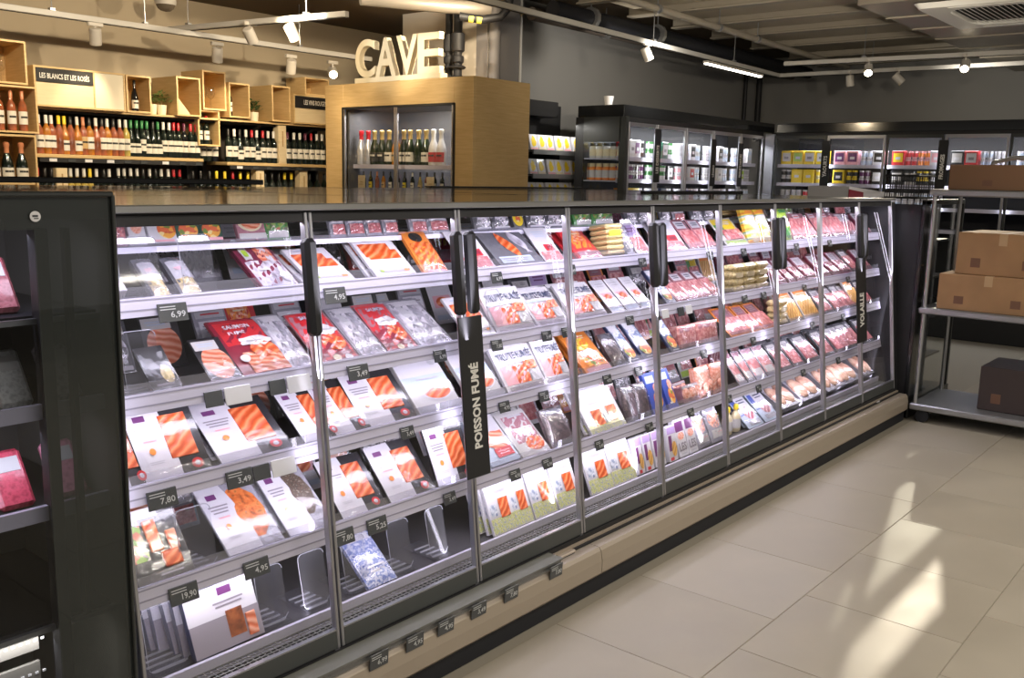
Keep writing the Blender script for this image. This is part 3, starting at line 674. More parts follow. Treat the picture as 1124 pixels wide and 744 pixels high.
# ------------------------------------------------------------------ packs of fish, meat and salads
def hexm(name, c, **k): return mat(name, c, k.pop('rough', .35), coat=k.pop('coat', .5), **k)
Q = dict(
    film=hexm('pack_film', (.34, .33, .38), rough=.2, bump=.9, bscale=30), filmpink=hexm('pack_film_pink', (.42, .19, .23), rough=.2, bump=.9, bscale=30), filmgrey=hexm('pack_film_grey', (.14, .14, .16), rough=.16, bump=.9, bscale=26),
    white=hexm('print_white', (.66, .64, .69)), off=hexm('print_offwhite', (.58, .56, .56)), blacktray=hexm('black_tray', (.016, .015, .02), bump=.25, bscale=24),
    purple=hexm('print_purple', (.16, .035, .16)), lilac=hexm('print_lilac', (.45, .32, .60)), grey=hexm('print_grey', (.28, .25, .29)), lightgrey=hexm('print_lightgrey', (.50, .49, .53)),
    red=hexm('print_red', (.62, .03, .04)), darkred=hexm('print_darkred', (.26, .015, .04)), maroon=hexm('print_maroon', (.20, .02, .055)), orange=hexm('print_orange', (.85, .26, .04)),
    yellow=hexm('print_yellow', (.85, .62, .03)), green=hexm('print_green', (.06, .26, .06)), dgreen=hexm('print_darkgreen', (.02, .075, .05)), lime=hexm('print_lime', (.40, .60, .05)),
    blue=hexm('print_blue', (.04, .08, .40)), pale=hexm('print_paleblue', (.50, .58, .72)), navy=hexm('print_navy', (.03, .04, .10)), black=hexm('print_black', (.02, .02, .022)), pink=hexm('print_pink', (.80, .40, .45)),
    cream=hexm('print_cream', (.72, .62, .42)),
    salmon=food('salmon_slices', [(.56, .07, .010), (.72, .12, .025), (.84, .27, .11)], 13, 'wave', stretch=(1, 1, 1), rot=.6), salmonp=food('salmon_pale', [(.62, .13, .05), (.76, .24, .13), (.84, .40, .27)], 15, 'wave', rot=-.4),
    gravlax=food('gravlax_slice', [(.20, .06, .015), (.62, .13, .025), (.78, .24, .06), (.25, .10, .02)], 48, 'noise'), pepper=food('peppered_slice', [(.025, .02, .015), (.16, .10, .07), (.05, .04, .03), (.40, .34, .28)], 130, 'noise'),
    ham=food('ham_slices', [(.34, .05, .07), (.60, .17, .18), (.80, .46, .44)], 44, 'noise'), hamdark=food('cured_ham', [(.22, .03, .06), (.46, .10, .13), (.75, .45, .45)], 12, 'wave', rot=.8),
    bacon=food('bacon_chunks', [(.34, .06, .07), (.60, .24, .22), (.78, .50, .44)], 60, 'noise'), shrimp=food('shrimp', [(.62, .16, .09), (.86, .40, .30), (.92, .64, .54)], 85, 'noise'),
    meal=food('salad_meal', [(.85, .40, .06), (.75, .16, .06), (.20, .28, .05), (.88, .70, .30), (.6, .12, .04)], 60, 'patch'), veg=food('vegetable_picture', [(.10, .22, .04), (.25, .40, .08), (.70, .62, .5), (.5, .16, .1), (.12, .10, .09)], 55, 'patch'),
    chicken=food('raw_chicken', [(.50, .22, .17), (.70, .40, .30), (.78, .55, .42)], 18, 'noise'), cheese=food('wrap_slices', [(.55, .40, .16), (.80, .66, .36), (.40, .30, .12), (.86, .76, .5)], 50, 'noise'),
    crepe=food('stacked_slices', [(.42, .32, .14), (.74, .62, .34), (.66, .50, .22)], 24, 'wave', rot=0), stick=food('fried_sticks', [(.55, .26, .05), (.85, .50, .14)], 14, 'wave', rot=.9), smoked=food('smoked_fillet', [(.10, .022, .008), (.30, .075, .02), (.42, .13, .04)], 30, 'noise'), scene=food('blue_landscape_print', [(.50, .56, .68), (.10, .14, .30), (.75, .76, .80), (.25, .30, .42)], 30, 'noise'),
    floral=food('flowery_print', [(.78, .76, .80), (.20, .06, .10), (.60, .20, .30), (.80, .78, .80)], 70, 'noise'), sea=food('bluewhite_crinkle', [(.04, .08, .34), (.68, .70, .80), (.10, .16, .46), (.78, .78, .86)], 60, 'noise'),
    meadow=food('meadow_print', [(.62, .60, .50), (.34, .40, .14), (.70, .66, .30), (.22, .28, .34), (.70, .68, .62)], 90, 'noise'), fish=food('silver_fish', [(.16, .13, .17), (.52, .49, .56), (.80, .78, .84)], 45, 'noise', stretch=(1, 1, .5)),
    darkmix=food('dark_bag_print', [(.03, .025, .03), (.13, .09, .10), (.05, .04, .05), (.24, .18, .18)], 34, 'noise'), rainbow=food('striped_bag', [(.80, .60, .05), (.75, .20, .03), (.85, .60, .05), (.08, .32, .30), (.75, .72, .6), (.80, .60, .05)], 3.2, 'wave', stretch=(.05, .05, 1), bump=.1),
)
WRAP = clear('clear_overwrap', (.97, .97, .985), .9, .10)
CLEARBODY = clear('blister_film', (.90, .90, .93), 1.6, .06, .10)

def front_fn(body, w, h, t, bulge):
    if body == 'pouch':
        def fy(x, z):
            a = max(0.0, 1 - (2 * x / w) ** 2); b = max(0.0, 1 - (2 * z / h - 1) ** 2)
            return -t / 2 - bulge * (a * b) ** .5 - .0025 * math.sin(x * 190 + z * 130) * a * b
        return fy
    return lambda x, z: -t
def make_pack(kind, spec):
    label, name, w, h, t, body, bm, decals = spec[:8]
    bulge = spec[8] if len(spec) > 8 else t
    root = empty(name)
    fy = front_fn(body, w, h, t, bulge)
    b = MB()
    if body == 'tray':
        b.box((-w / 2 + .004, -t, .003), (w / 2 - .004, 0, h - .003), ch=.004)
        b.build('tray', bm, root)
        r = MB(); r.box((-w / 2, -t - .0002, 0), (w / 2, -t + .0018, h), ch=.0008); r.build('flange', bm, root)
    elif body == 'box':
        b.box((-w / 2, -t, 0), (w / 2, 0, h), ch=.0015); b.build('carton', bm, root)
    elif body == 'pouch':
        b.grid(lambda u, v: ((u - .5) * w, fy((u - .5) * w, v * h), v * h), 12, 14)
        b.grid(lambda u, v: ((.5 - u) * w, t / 2 + bulge * .35 * max(0, (1 - (2 * u - 1) ** 2) * (1 - (2 * v - 1) ** 2)) ** .5, v * h), 6, 6)
        for sgn, zz in ((1, h), (-1, 0)):
            b.box((-w / 2, -t / 2 - .001, zz - (.006 if sgn > 0 else 0)), (w / 2, t / 2, zz + (0 if sgn > 0 else .006)))
        for sx in (-1, 1): b.box((sx * w / 2 - .002, -t / 2, 0), (sx * w / 2 + .002, t / 2, h))
        b.build('pouch', bm, root, smooth=50)
    elif body == 'blister':
        b.box((-w / 2, -.003, 0), (w / 2, 0, h), ch=.001); b.build('backing_card', bm, root)
        c = MB(); c.box((-w / 2 + .01, -t, .01), (w / 2 - .01, -.003, h * .8), ch=.008); c.build('blister', CLEARBODY, root)
    elif body == 'stack':
        n = decals.pop('n'); m2 = decals.pop('m')
        for k in range(n):
            s_ = MB(); z0 = h * k / n; dx = random.uniform(-.004, .004)
            s_.box((-w / 2 + dx, -t, z0 + .001), (w / 2 + dx, 0, h * (k + 1) / n - .001), ch=h / n * .35); s_.build('wrap', m2, root)
        decals = decals.get('d', [])
    elif body == 'bottle':
        b.lathe([(w * .42, 0), (w * .47, .004), (w * .47, h * .55), (w * .30, h * .68), (w * .17, h * .78), (w * .17, h * .82)], 14); b.build('bottle', bm, root, smooth=40)
        c = MB(); c.lathe([(w * .22, h * .82), (w * .22, h * .97), (w * .18, h)], 14); c.build('cap', Q['yellow'], root, smooth=40)
        c = MB(); c.lathe([(w * .478, h * .15), (w * .478, h * .5)], 14); c.build('label', Q['white'], root, smooth=40)
    for i, dc in enumerate(decals):
        nm, typ, a, m = dc
        off = .0007 * (i + 1)
        pl = lambda x, z, off=off: (x * w, fy(x * w, z * h) - off, z * h)
        b = MB()
        if typ == 'r': b.grid(lambda u, v: pl(a[0] + (a[2] - a[0]) * u, a[1] + (a[3] - a[1]) * v), 6, 6)
        elif typ == 'arc': b.grid(lambda u, v: pl(a[0] + (a[1] + a[2] * 4 * v * (1 - v) - a[3] * v - a[0]) * u, .004 + .992 * v), 5, 8)
        elif typ in 'ec':
            n = 20; vs = [pl(a[0], a[1])]; fs = []
            for rr in (.5, 1.):
                for k in range(n):
                    q = 2 * math.pi * k / n; wob = 1 + (.13 * math.cos(5 * q) if typ == 'c' and rr == 1. else 0)
                    vs.append(pl(a[0] + a[2] * rr * wob * math.cos(q), a[1] + a[3] * rr * wob * math.sin(q)))
            for k in range(n):
                k1 = (k + 1) % n; fs += [(0, 1 + k, 1 + k1), (1 + k, 1 + n + k, 1 + n + k1, 1 + k1)]
            b.add(vs, fs)
        elif typ == 'slab':
            th = a[4]; p0 = pl((a[0] + a[2]) / 2, (a[1] + a[3]) / 2)[1]
            b.box((a[0] * w, p0 - th, a[1] * h), (a[2] * w, p0 + .002, a[3] * h), ch=th * .45)
        elif typ == 'blob':      # rounded lump: meat, sausage, fruit
            th = a[4]; p0 = pl(a[0], a[1])[1]; n = 10
            b.add([(a[0] * w + a[2] * w * math.sin(p) * math.cos(q), p0 - th * math.cos(p), a[1] * h + a[3] * h * math.sin(p) * math.sin(q)) for p in (0.02, .5, 1.0, 1.35, 1.57) for q in [2 * math.pi * k / n for k in range(n)]],
                  [(r * n + k, r * n + (k + 1) % n, (r + 1) * n + (k + 1) % n, (r + 1) * n + k) for r in range(4) for k in range(n)])
        elif typ == 'fan':       # several overlapping slices
            for k in range(a[4]):
                q = k / max(1, a[4] - 1); x0 = a[0] + (a[2] - a[0]) * q * .72; p0 = fy(x0 * w, .5 * h) - off
                b.box((x0 * w, p0 - .0016 * k - .002, a[1] * h), ((x0 + (a[2] - a[0]) * .30) * w, p0 - .0016 * k, a[3] * h), ch=.0008)
        elif typ == 't':
            ex = .004 if body == 'pouch' else .0004
            def tp(x, z, ex=ex):
                q = pl(a[1] + x / w, a[2] + z / h); return (q[0], q[1] - ex, q[2])
            fit_text(b, a[0], 0, 0, a[3] * w, a[4] * h, tp, bold=.03)
        elif typ == 'lines':
            for k in range(a[4]):
                z = a[3] - (a[3] - a[1]) * (k + .25) / a[4]; dz = (a[3] - a[1]) / a[4] * .45; sh = ((k * 7) % 3) * .06
                b.grid(lambda u, v: pl(a[0] + sh * (a[2] - a[0]) + (a[2] - a[0]) * (1 - 2 * sh) * u, z - dz * (1 - v)), 2, 1)
        elif typ == 'fish':
            n = 14; cx, cz, L, Hh = a; top = []; bot = []
            for k in range(n + 1):
                q = k / n; hh = Hh * (math.sin(math.pi * min(1, q * 1.12)) ** .8 if q < .89 else .0) + (Hh * .55 * (q - .86) / .14 if q > .86 else 0)
                top.append(pl(cx + hh * .3 - L * .35 * (q - .5), cz + L * (.5 - q) + 0)); x_, y_, z_ = top[-1]; top[-1] = pl(cx - hh - L * .30 * (q - .5) * -1, cz + L * (.5 - q)); bot.append(pl(cx + hh + L * .30 * (q - .5), cz + L * (.5 - q)))
            b.add(top + bot, [(k, k + 1, n + 2 + k, n + 1 + k) for k in range(n)])
        b.build(nm, m, root)
    if (body in ('tray', 'pouch') or name == 'salmon_pack') and not any(d_[1] == 't' for d_ in decals):      # loose clear overwrap, gently crumpled
        rr = random.Random(len(kind) * 7 + int(w * 1000)); G = [[rr.uniform(0, .0045) * (0 if i in (0, 9) or j in (0, 11) else 1) for i in range(10)] for j in range(12)]
        b = MB(); b.grid(lambda u, v: ((u - .5) * w, fy((u - .5) * w, v * h) - .0062 - G[round(v * 11)][round(u * 9)], .002 + v * (h - .004)), 9, 11); b.build('film', WRAP, root, smooth=80)
    return root

SLV = lambda *extra: [('logo', 'r', (-.37, .80, -.20, .88), Q['purple']), ('print', 'lines', (-.42, .58, -.08, .72, 3), Q['grey']), ('print', 'lines', (-.34, .50, -.14, .55, 1), Q['pink']), ('print', 'lines', (-.36, .20, -.14, .25, 2), Q['lightgrey']), ('emblem', 'e', (-.26, .38, .045, .045), Q['orange'])]
SEAL = ('seal', 'e', (.30, .11, .085, .07), Q['red'])
KINDS = {
 'sleeve': ('white-sleeved smoked salmon pack', 'salmon_pack', .205, .215, .016, 'tray', Q['blacktray'], [('salmon_slice', 'slab', (-.02, .24, .38, .84, .003), Q['salmon']), ('sleeve', 'arc', (-.49, .06, .03, .06), Q['white'])] + SLV() + [SEAL, ('print', 'e', (.30, .11, .04, .035), Q['white'])]),
 'sleevegrav': ('white-sleeved herb-edged salmon pack', 'salmon_pack', .19, .24, .016, 'tray', Q['film'], [('salmon_slice', 'blob', (.14, .52, .34, .40, .0008), Q['gravlax']), ('sleeve', 'arc', (-.49, .10, .06, .16), Q['white'])] + SLV()),
 'sleevepepper': ('white-sleeved peppered salmon pack', 'salmon_pack', .19, .24, .016, 'tray', Q['film'], [('salmon_slice', 'blob', (.16, .56, .30, .36, .0008), Q['pepper']), ('sleeve', 'arc', (-.49, .12, .05, .18), Q['white'])] + SLV()),
 'octobox': ('black salmon fillet pack with picture', 'salmon_pack', .165, .205, .02, 'box', Q['blacktray'], [('print', 'r', (-.5, .86, .2, .995), Q['white']), ('picture', 'r', (-.5, .30, -.16, .86), Q['veg']), ('salmon_slice', 'slab', (-.12, .38, .10, .82, .006), Q['salmon']), ('salmon_slice', 'slab', (.02, .14, .34, .36, .008), Q['salmon']), ('salmon_slice', 'slab', (.20, .34, .38, .62, .006), Q['salmonp']), ('print', 'lines', (-.1, .04, .3, .09, 1), Q['lightgrey'])]),
 'winbox': ('white-topped salmon carton in a tight row', 'salmon_carton', .20, .185, .022, 'box', Q['navy'], [('print', 'r', (-.5, .50, .5, .995), Q['white']), ('logo', 'r', (-.02, .82, .18, .94), Q['purple']), ('print', 'lines', (-.12, .62, .32, .74, 2), Q['grey']), ('print', 'r', (-.5, .01, .5, .50), Q['grey']), ('window', 'r', (.02, .14, .26, .56), Q['smoked']), ('salmon_slice', 'slab', (.28, .06, .42, .42, .004), Q['salmonp'])]),
 'redsaumon': ('red salmon pouch, cloud label', 'salmon_pouch', .175, .24, .006, 'pouch', Q['darkred'], [('picture', 'r', (-.44, .55, .42, .98), Q['red']), ('lettering', 't', ('SAUMON', -.06, .86, .52, .075), Q['white']), ('lettering', 't', ('FUMÉ', -.14, .75, .34, .07), Q['white']), ('salmon_slice', 'r', (-.30, .06, .46, .40), Q['salmonp']), ('salmon_slice', 'e', (.18, .42, .28, .14), Q['salmon']), ('label', 'c', (.12, .58, .34, .085), Q['white']), ('print', 'lines', (-.08, .55, .32, .61, 1), Q['lightgrey']), ('seal', 'e', (-.32, .30, .09, .06), Q['white'])], .008),
 'redsaumon2': ('crimson salmon pouch, cloud label', 'salmon_pouch', .15, .24, .006, 'pouch', Q['filmpink'], [('picture', 'r', (-.5, .08, .44, .98), Q['red']), ('picture', 'r', (-.5, .12, .40, .46), Q['darkred']), ('lettering', 't', ('SAUMON', .0, .86, .56, .07), Q['pale']), ('salmon_slice', 'e', (.12, .36, .30, .15), Q['salmon']), ('label', 'c', (.08, .60, .36, .10), Q['white']), ('print', 'lines', (-.14, .57, .30, .63, 1), Q['lightgrey']), ('seal', 'e', (-.1, .08, .10, .05), Q['cream']), ('seal', 'e', (.2, .06, .10, .05), Q['off'])], .008),
 'greyfish': ('silver pouch of whole small fish', 'fish_pouch', .13, .25, .006, 'pouch', Q['film'], [('picture', 'r', (-.46, .04, .46, .96), Q['fish']), ('fish', 'fish', (-.16, .56, .75, .13), Q['lightgrey']), ('fish', 'fish', (.16, .5, .8, .12), Q['film']), ('print', 'r', (-.3, .84, .4, .95), Q['white']), ('seal', 'e', (.24, .26, .14, .07), Q['white'])], .01),
 'maroonfish': ('maroon trout pouch with fish picture', 'fish_pouch', .15, .25, .006, 'pouch', Q['maroon'], [('picture', 'r', (-.48, .04, .48, .52), Q['fish']), ('picture', 'r', (-.05, .50, .40, .82), Q['salmonp']), ('fish', 'fish', (.20, .66, .62, .11), Q['white']), ('label', 'r', (-.42, .54, -.22, .76), Q['off']), ('print', 'r', (-.38, .60, -.27, .72), Q['lime']), ('seal', 'e', (-.34, .88, .10, .06), Q['white']), ('seal', 'e', (.28, .20, .16, .09), Q['white']), ('print', 'lines', (-.28, .30, .0, .36, 1), Q['white'])], .008),
 'fishlog': ('small smoked fish in a clear wrap', 'fish_pack', .06, .15, .016, 'pouch', Q['filmgrey'], [('picture', 'r', (-.45, .04, .5, .42), Q['cheese']), ('label', 'r', (-.45, .40, .45, .86), Q['lightgrey']), ('print', 'lines', (-.3, .60, .3, .68, 2), Q['pink'])], .014),
 'sliceflat': ('flat clear pack of sliced salmon', 'salmon_pack', .11, .17, .010, 'tray', Q['blacktray'], [('salmon_slice', 'e', (.02, .42, .44, .36), Q['salmonp']), ('label', 'r', (-.45, .72, .30, .93), Q['off']), ('print', 'lines', (-.35, .78, .2, .88, 2), Q['pale'])]),
 'plateblack': ('black tray with round brown label', 'fish_pack', .12, .15, .012, 'tray', Q['blacktray'], [('label', 'e', (.22, .36, .2, .2), Q['cheese']), ('print', 'lines', (-.3, .1, .3, .2, 1), Q['grey'])]),
 'ovalcard': ('white card pack with oval salmon window', 'salmon_pack', .20, .225, .018, 'box', Q['off'], [('picture', 'r', (-.5, .40, .5, .70), Q['pale']), ('print', 'r', (-.5, .66, .5, .995), Q['white']), ('frame', 'e', (.12, .34, .34, .17), Q['white']), ('salmon_slice', 'e', (.12, .34, .30, .14), Q['salmon']), ('print', 'lines', (-.2, .56, .3, .62, 1), Q['lightgrey']), ('logo', 'e', (.34, .88, .09, .07), Q['lightgrey']), ('print', 'r', (-.5, .01, .5, .12), Q['lightgrey'])]),
 'whiteorange': ('white pouch with orange salmon window', 'salmon_pouch', .17, .20, .012, 'box', Q['white'], [('picture', 'r', (-.42, .50, .30, .82), Q['salmon']), ('picture', 'r', (-.36, .44, .42, .66), Q['salmon']), ('print', 'lines', (-.3, .10, .32, .18, 1), Q['lightgrey']), ('emblem', 'e', (-.30, .15, .045, .03), Q['lime']), ('emblem', 'r', (.24, .12, .38, .17), Q['orange']), ('print', 'lines', (-.3, .86, .3, .94, 1), Q['pale'])]),
 'orangebag': ('small orange foil bag with dark top', 'snack_bag', .11, .20, .012, 'pouch', Q['orange'], [('picture', 'r', (-.46, .08, .46, .70), Q['salmon']), ('print', 'e', (-.1, .82, .26, .12), Q['black']), ('print', 'r', (-.4, .02, .4, .08), Q['pink'])], .014),
 'whitehang': ('slim white hanging pack with red header', 'cold_cuts_pack', .085, .165, .010, 'pouch', Q['film'], [('header', 'r', (-.46, .84, .46, .98), Q['lightgrey']), ('print', 'lines', (-.3, .88, .3, .95, 1), Q['red']), ('label', 'r', (-.42, .46, .42, .78), Q['white']), ('print', 'lines', (-.34, .52, .3, .70, 3), Q['grey']), ('picture', 'r', (-.4, .08, .42, .42), Q['ham'])], .010),
 'ham': ('pale pink cooked ham pack', 'cold_cuts_pack', .08, .15, .010, 'pouch', Q['filmpink'], [('picture', 'r', (-.42, .08, .42, .70), Q['ham']), ('label', 'r', (-.4, .74, .4, .94), Q['white'])], .010),
 'shrimpcard': ('white pack with shrimp picture', 'seafood_pack', .07, .15, .012, 'box', Q['white'], [('picture', 'e', (.0, .62, .34, .26), Q['shrimp']), ('print', 'lines', (-.3, .1, .3, .28, 2), Q['lightgrey'])]),
 'whitecard': ('white card with orange dish picture', 'ready_meal_pack', .105, .165, .020, 'box', Q['white'], [('picture', 'e', (.18, .42, .34, .30), Q['meal']), ('lettering', 'lines', (-.42, .80, .25, .90, 1), Q['black']), ('print', 'lines', (-.4, .66, .2, .74, 1), Q['green']), ('print', 'r', (-.4, .03, .36, .09), Q['pink'])]),
 'greensalad': ('dark green pack with orange salad window', 'ready_meal_pack', .095, .155, .022, 'box', Q['dgreen'], [('picture', 'e', (.02, .38, .42, .28), Q['meal']), ('print', 'lines', (-.3, .74, .3, .84, 2), Q['green']), ('print', 'r', (-.46, .02, .46, .12), Q['pink'])]),
 'roundpink': ('pack with round pink salmon picture', 'ready_meal_pack', .11, .17, .016, 'box', Q['filmpink'], [('picture', 'e', (.0, .56, .44, .30), Q['cream']), ('picture', 'e', (.02, .54, .34, .22), Q['salmonp']), ('print', 'r', (-.48, .02, .48, .20), Q['off']), ('print', 'lines', (-.4, .88, .3, .95, 1), Q['dgreen'])]),
 'greenpack': ('green bag with leafy picture', 'ready_meal_pack', .12, .16, .012, 'pouch', Q['green'], [('picture', 'r', (-.46, .30, .46, .80), Q['veg']), ('label', 'r', (-.42, .06, .42, .28), Q['off']), ('print', 'lines', (-.3, .84, .3, .92, 1), Q['lightgrey'])], .016),
 'whitebox': ('white carton lying beside the case end', 'carton', .06, .22, .05, 'box', Q['white'], [('print', 'lines', (-.3, .4, .3, .8, 5), Q['lilac'])]),
 'bluebag': ('blue and white crinkled foil bag', 'snack_bag', .10, .20, .014, 'pouch', Q['sea'], [('label', 'r', (-.4, .84, .4, .97), Q['white']), ('print', 'lines', (-.3, .2, .3, .36, 2), Q['white'])], .018),
 'filmpack': ('crinkled clear film pack', 'cold_cuts_pack', .10, .16, .012, 'pouch', Q['filmgrey'], [('picture', 'e', (0, .42, .40, .30), Q['fish']), ('label', 'r', (-.40, .72, .40, .92), Q['off']), ('print', 'lines', (-.3, .77, .2, .86, 2), Q['grey']), ('print', 'r', (-.44, .04, .44, .12), Q['white'])], .018),
 'yellowdisc': ('round golden pack', 'dip_pot', .075, .12, .02, 'box', Q['filmgrey'], [('label', 'e', (0, .52, .46, .42), Q['yellow']), ('print', 'e', (0, .52, .22, .2), Q['meal'])]),
 'whiteprint': ('white pack with red print and ham', 'cold_cuts_pack', .16, .19, .010, 'tray', Q['white'], [('label', 'r', (-.44, .62, .44, .95), Q['white']), ('print', 'lines', (-.3, .72, .34, .90, 3), Q['pale']), ('print', 'r', (-.10, .34, .34, .52), Q['red']), ('picture', 'r', (-.44, .06, .44, .32), Q['ham']), ('print', 'r', (.0, .38, .28, .48), Q['darkred'])]),
 'darkfish': ('dark tray with an orange salmon fillet', 'salmon_pack', .22, .20, .020, 'tray', Q['filmgrey'], [('fish', 'fish', (.28, .6, .6, .12), Q['fish']), ('salmon_slice', 'fish', (.0, .48, .78, .12), Q['salmon']), ('label', 'r', (-.42, .05, .30, .22), Q['pale']), ('print', 'lines', (-.36, .08, .2, .18, 2), Q['grey'])]),
 'truite': ('white trout pack with grey lettering', 'trout_pack', .215, .195, .012, 'pouch', Q['white'], [('lettering', 't', ('TRUITE FUMÉE', 0, .79, .90, .20), Q['navy']), ('print', 'r', (-.46, .60, .40, .66), Q['pale']), ('picture', 'r', (-.46, .16, .10, .58), Q['pink']), ('salmon_slice', 'r', (-.18, .16, .16, .54), Q['salmon']), ('salmon_slice', 'r', (.12, .42, .46, .62), Q['salmon']), ('print', 'r', (.18, .16, .46, .40), Q['lightgrey']), ('print', 'r', (-.46, .03, .46, .12), Q['grey'])], .007),
 'bluesalmon': ('pale blue salmon pack with red ticket', 'salmon_pack', .165, .22, .024, 'box', Q['pale'], [('print', 'r', (-.49, .60, .49, .99), Q['white']), ('logo', 'r', (-.36, .76, -.08, .90), Q['lightgrey']), ('salmon_slice', 'r', (-.40, .36, .44, .64), Q['salmon']), ('salmon_slice', 'e', (.12, .46, .34, .20), Q['salmonp']), ('label', 'r', (-.16, .12, .40, .30), Q['red']), ('print', 'lines', (-.08, .16, .32, .26, 2), Q['pink'])]),
 'whitepink': ('white pack with pale pink print', 'salmon_pack', .165, .22, .010, 'pouch', Q['off'], [('picture', 'r', (-.40, .30, .42, .90), Q['filmpink']), ('salmon_slice', 'e', (.12, .24, .32, .15), Q['salmon']), ('print', 'lines', (-.2, .82, .3, .92, 1), Q['lightgrey']), ('print', 'lines', (-.3, .46, .3, .62, 3), Q['white'])], .010),
 'darkbag': ('dark clear bag of mussels', 'seafood_pack', .11, .17, .016, 'pouch', Q['darkmix'], [('label', 'r', (-.4, .80, .4, .95), Q['filmgrey']), ('print', 'r', (-.44, .02, .44, .12), Q['filmgrey'])], .02),
 'fyrenei': ('white flowery trout carton with window', 'trout_carton', .155, .21, .014, 'box', Q['white'], [('print', 'r', (-.49, .02, .49, .30), Q['meadow']), ('lettering', 't', ('PYRENEES', .05, .77, .62, .055), Q['lightgrey']), ('print', 'lines', (-.24, .84, .26, .94, 2), Q['pale']), ('picture', 'r', (-.44, .34, -.16, .56), Q['scene']), ('window', 'r', (-.06, .28, .34, .62), Q['salmon']), ('print', 'r', (-.06, .62, .34, .635), Q['gravlax'])]),
 'twowin': ('wide trout carton with two windows', 'trout_carton', .26, .21, .014, 'box', Q['white'], [('print', 'r', (-.49, .02, .49, .20), Q['meadow']), ('lettering', 't', ('PYRENEES', -.1, .66, .32, .05), Q['lightgrey']), ('window', 'r', (-.28, .16, -.02, .50), Q['salmon']), ('window', 'r', (.14, .18, .40, .52), Q['salmon']), ('picture', 'r', (-.42, .18, -.32, .40), Q['scene']), ('picture', 'r', (.02, .18, .11, .40), Q['scene']), ('print', 'lines', (-.3, .76, .3, .90, 2), Q['pale'])]),
 'redorange': ('red and orange salmon pouch', 'salmon_pouch', .165, .20, .010, 'pouch', Q['red'], [('picture', 'r', (-.36, .34, .30, .90), Q['orange']), ('salmon_slice', 'r', (-.28, .52, .22, .86), Q['salmonp']), ('print', 'lines', (-.2, .66, .16, .80, 2), Q['cream']), ('print', 'r', (-.46, .04, .46, .26), Q['filmpink'])], .008),
 'yellowstack': ('pile of pale yellow sliced packs', 'sliced_pack_pile', .13, .14, .10, 'stack', None, dict(n=6, m=Q['crepe'], d=[('label', 'r', (-.40, .62, .30, .80), Q['yellow'])])),
 'purplewhite': ('white pack with purple print', 'cold_cuts_pack', .13, .19, .010, 'tray', Q['white'], [('print', 'r', (-.44, .60, .44, .92), Q['lilac']), ('picture', 'r', (-.4, .10, .4, .54), Q['ham']), ('print', 'lines', (-.3, .68, .3, .84, 2), Q['purple'])]),
 'slimwhite': ('slim white pack with salmon strip', 'salmon_pack', .10, .20, .010, 'tray', Q['white'], [('picture', 'r', (-.36, .34, .40, .60), Q['pink']), ('salmon_slice', 'e', (.02, .46, .28, .11), Q['salmon']), ('print', 'lines', (-.3, .76, .3, .90, 2), Q['lightgrey']), ('print', 'r', (-.4, .08, .4, .18), Q['pale'])]),
 'orangepack': ('orange pack with yellow sun print', 'salmon_pack', .17, .22, .010, 'pouch', Q['orange'], [('print', 'e', (-.06, .70, .32, .15), Q['yellow']), ('print', 'lines', (-.3, .80, .3, .92, 2), Q['cream']), ('label', 'c', (.0, .46, .34, .09), Q['white']), ('picture', 'e', (.0, .26, .36, .15), Q['meal']), ('print', 'r', (-.46, .03, .46, .12), Q['pink'])], .008),
 'slimblue': ('slim blue landscape pack', 'seafood_pack', .095, .215, .014, 'box', Q['navy'], [('picture', 'r', (-.42, .44, .42, .97), Q['scene']), ('print', 'r', (-.36, .80, .30, .95), Q['white']), ('picture', 'e', (.04, .26, .38, .16), Q['meal']), ('print', 'lines', (-.3, .02, .3, .09, 1), Q['lightgrey'])]),
 'bluepack': ('deep blue pack with orange picture', 'seafood_pack', .115, .20, .020, 'box', Q['blue'], [('picture', 'e', (.12, .32, .30, .20), Q['meal']), ('picture', 'e', (.2, .6, .22, .12), Q['shrimp']), ('label', 'r', (-.4, .74, .2, .92), Q['pale']), ('print', 'lines', (-.3, .1, .0, .2, 1), Q['white'])]),
 'purplebox': ('narrow white box with purple top', 'seafood_pack', .075, .17, .04, 'box', Q['white'], [('print', 'r', (-.48, .78, .48, .99), Q['lilac']), ('print', 'r', (-.40, .30, -.05, .74), Q['purple']), ('picture', 'e', (.16, .34, .30, .22), Q['stick']), ('print', 'r', (-.4, .03, .0, .12), Q['red'])]),
 'hamslim': ('slim pack of pink ham slices', 'cold_cuts_pack', .12, .20, .008, 'tray', Q['filmpink'], [('ham_slice', 'fan', (-.42, .08, .46, .66, 4), Q['ham']), ('label', 'r', (-.38, .72, .34, .95), Q['white']), ('print', 'lines', (-.28, .78, .24, .90, 2), Q['navy']), ('print', 'r', (.05, .3, .3, .42), Q['white'])]),
 'salami': ('block of bacon in clear film', 'bacon_pack', .18, .11, .07, 'pouch', Q['bacon'], [('label', 'r', (-.44, .70, .30, .92), Q['filmpink']), ('print', 'lines', (-.3, .76, .2, .86, 2), Q['white'])], .016),
 'shrimptray': ('clear tray of pink shrimps', 'shrimp_tray', .16, .085, .05, 'tray', Q['filmpink'], [('shrimp', 'blob', (-.28, .5, .22, .36, .012), Q['shrimp']), ('shrimp', 'blob', (.05, .45, .22, .36, .013), Q['shrimp']), ('shrimp', 'blob', (.32, .52, .18, .34, .012), Q['shrimp']), ('label', 'r', (-.46, .82, .46, .97), Q['lightgrey'])]),
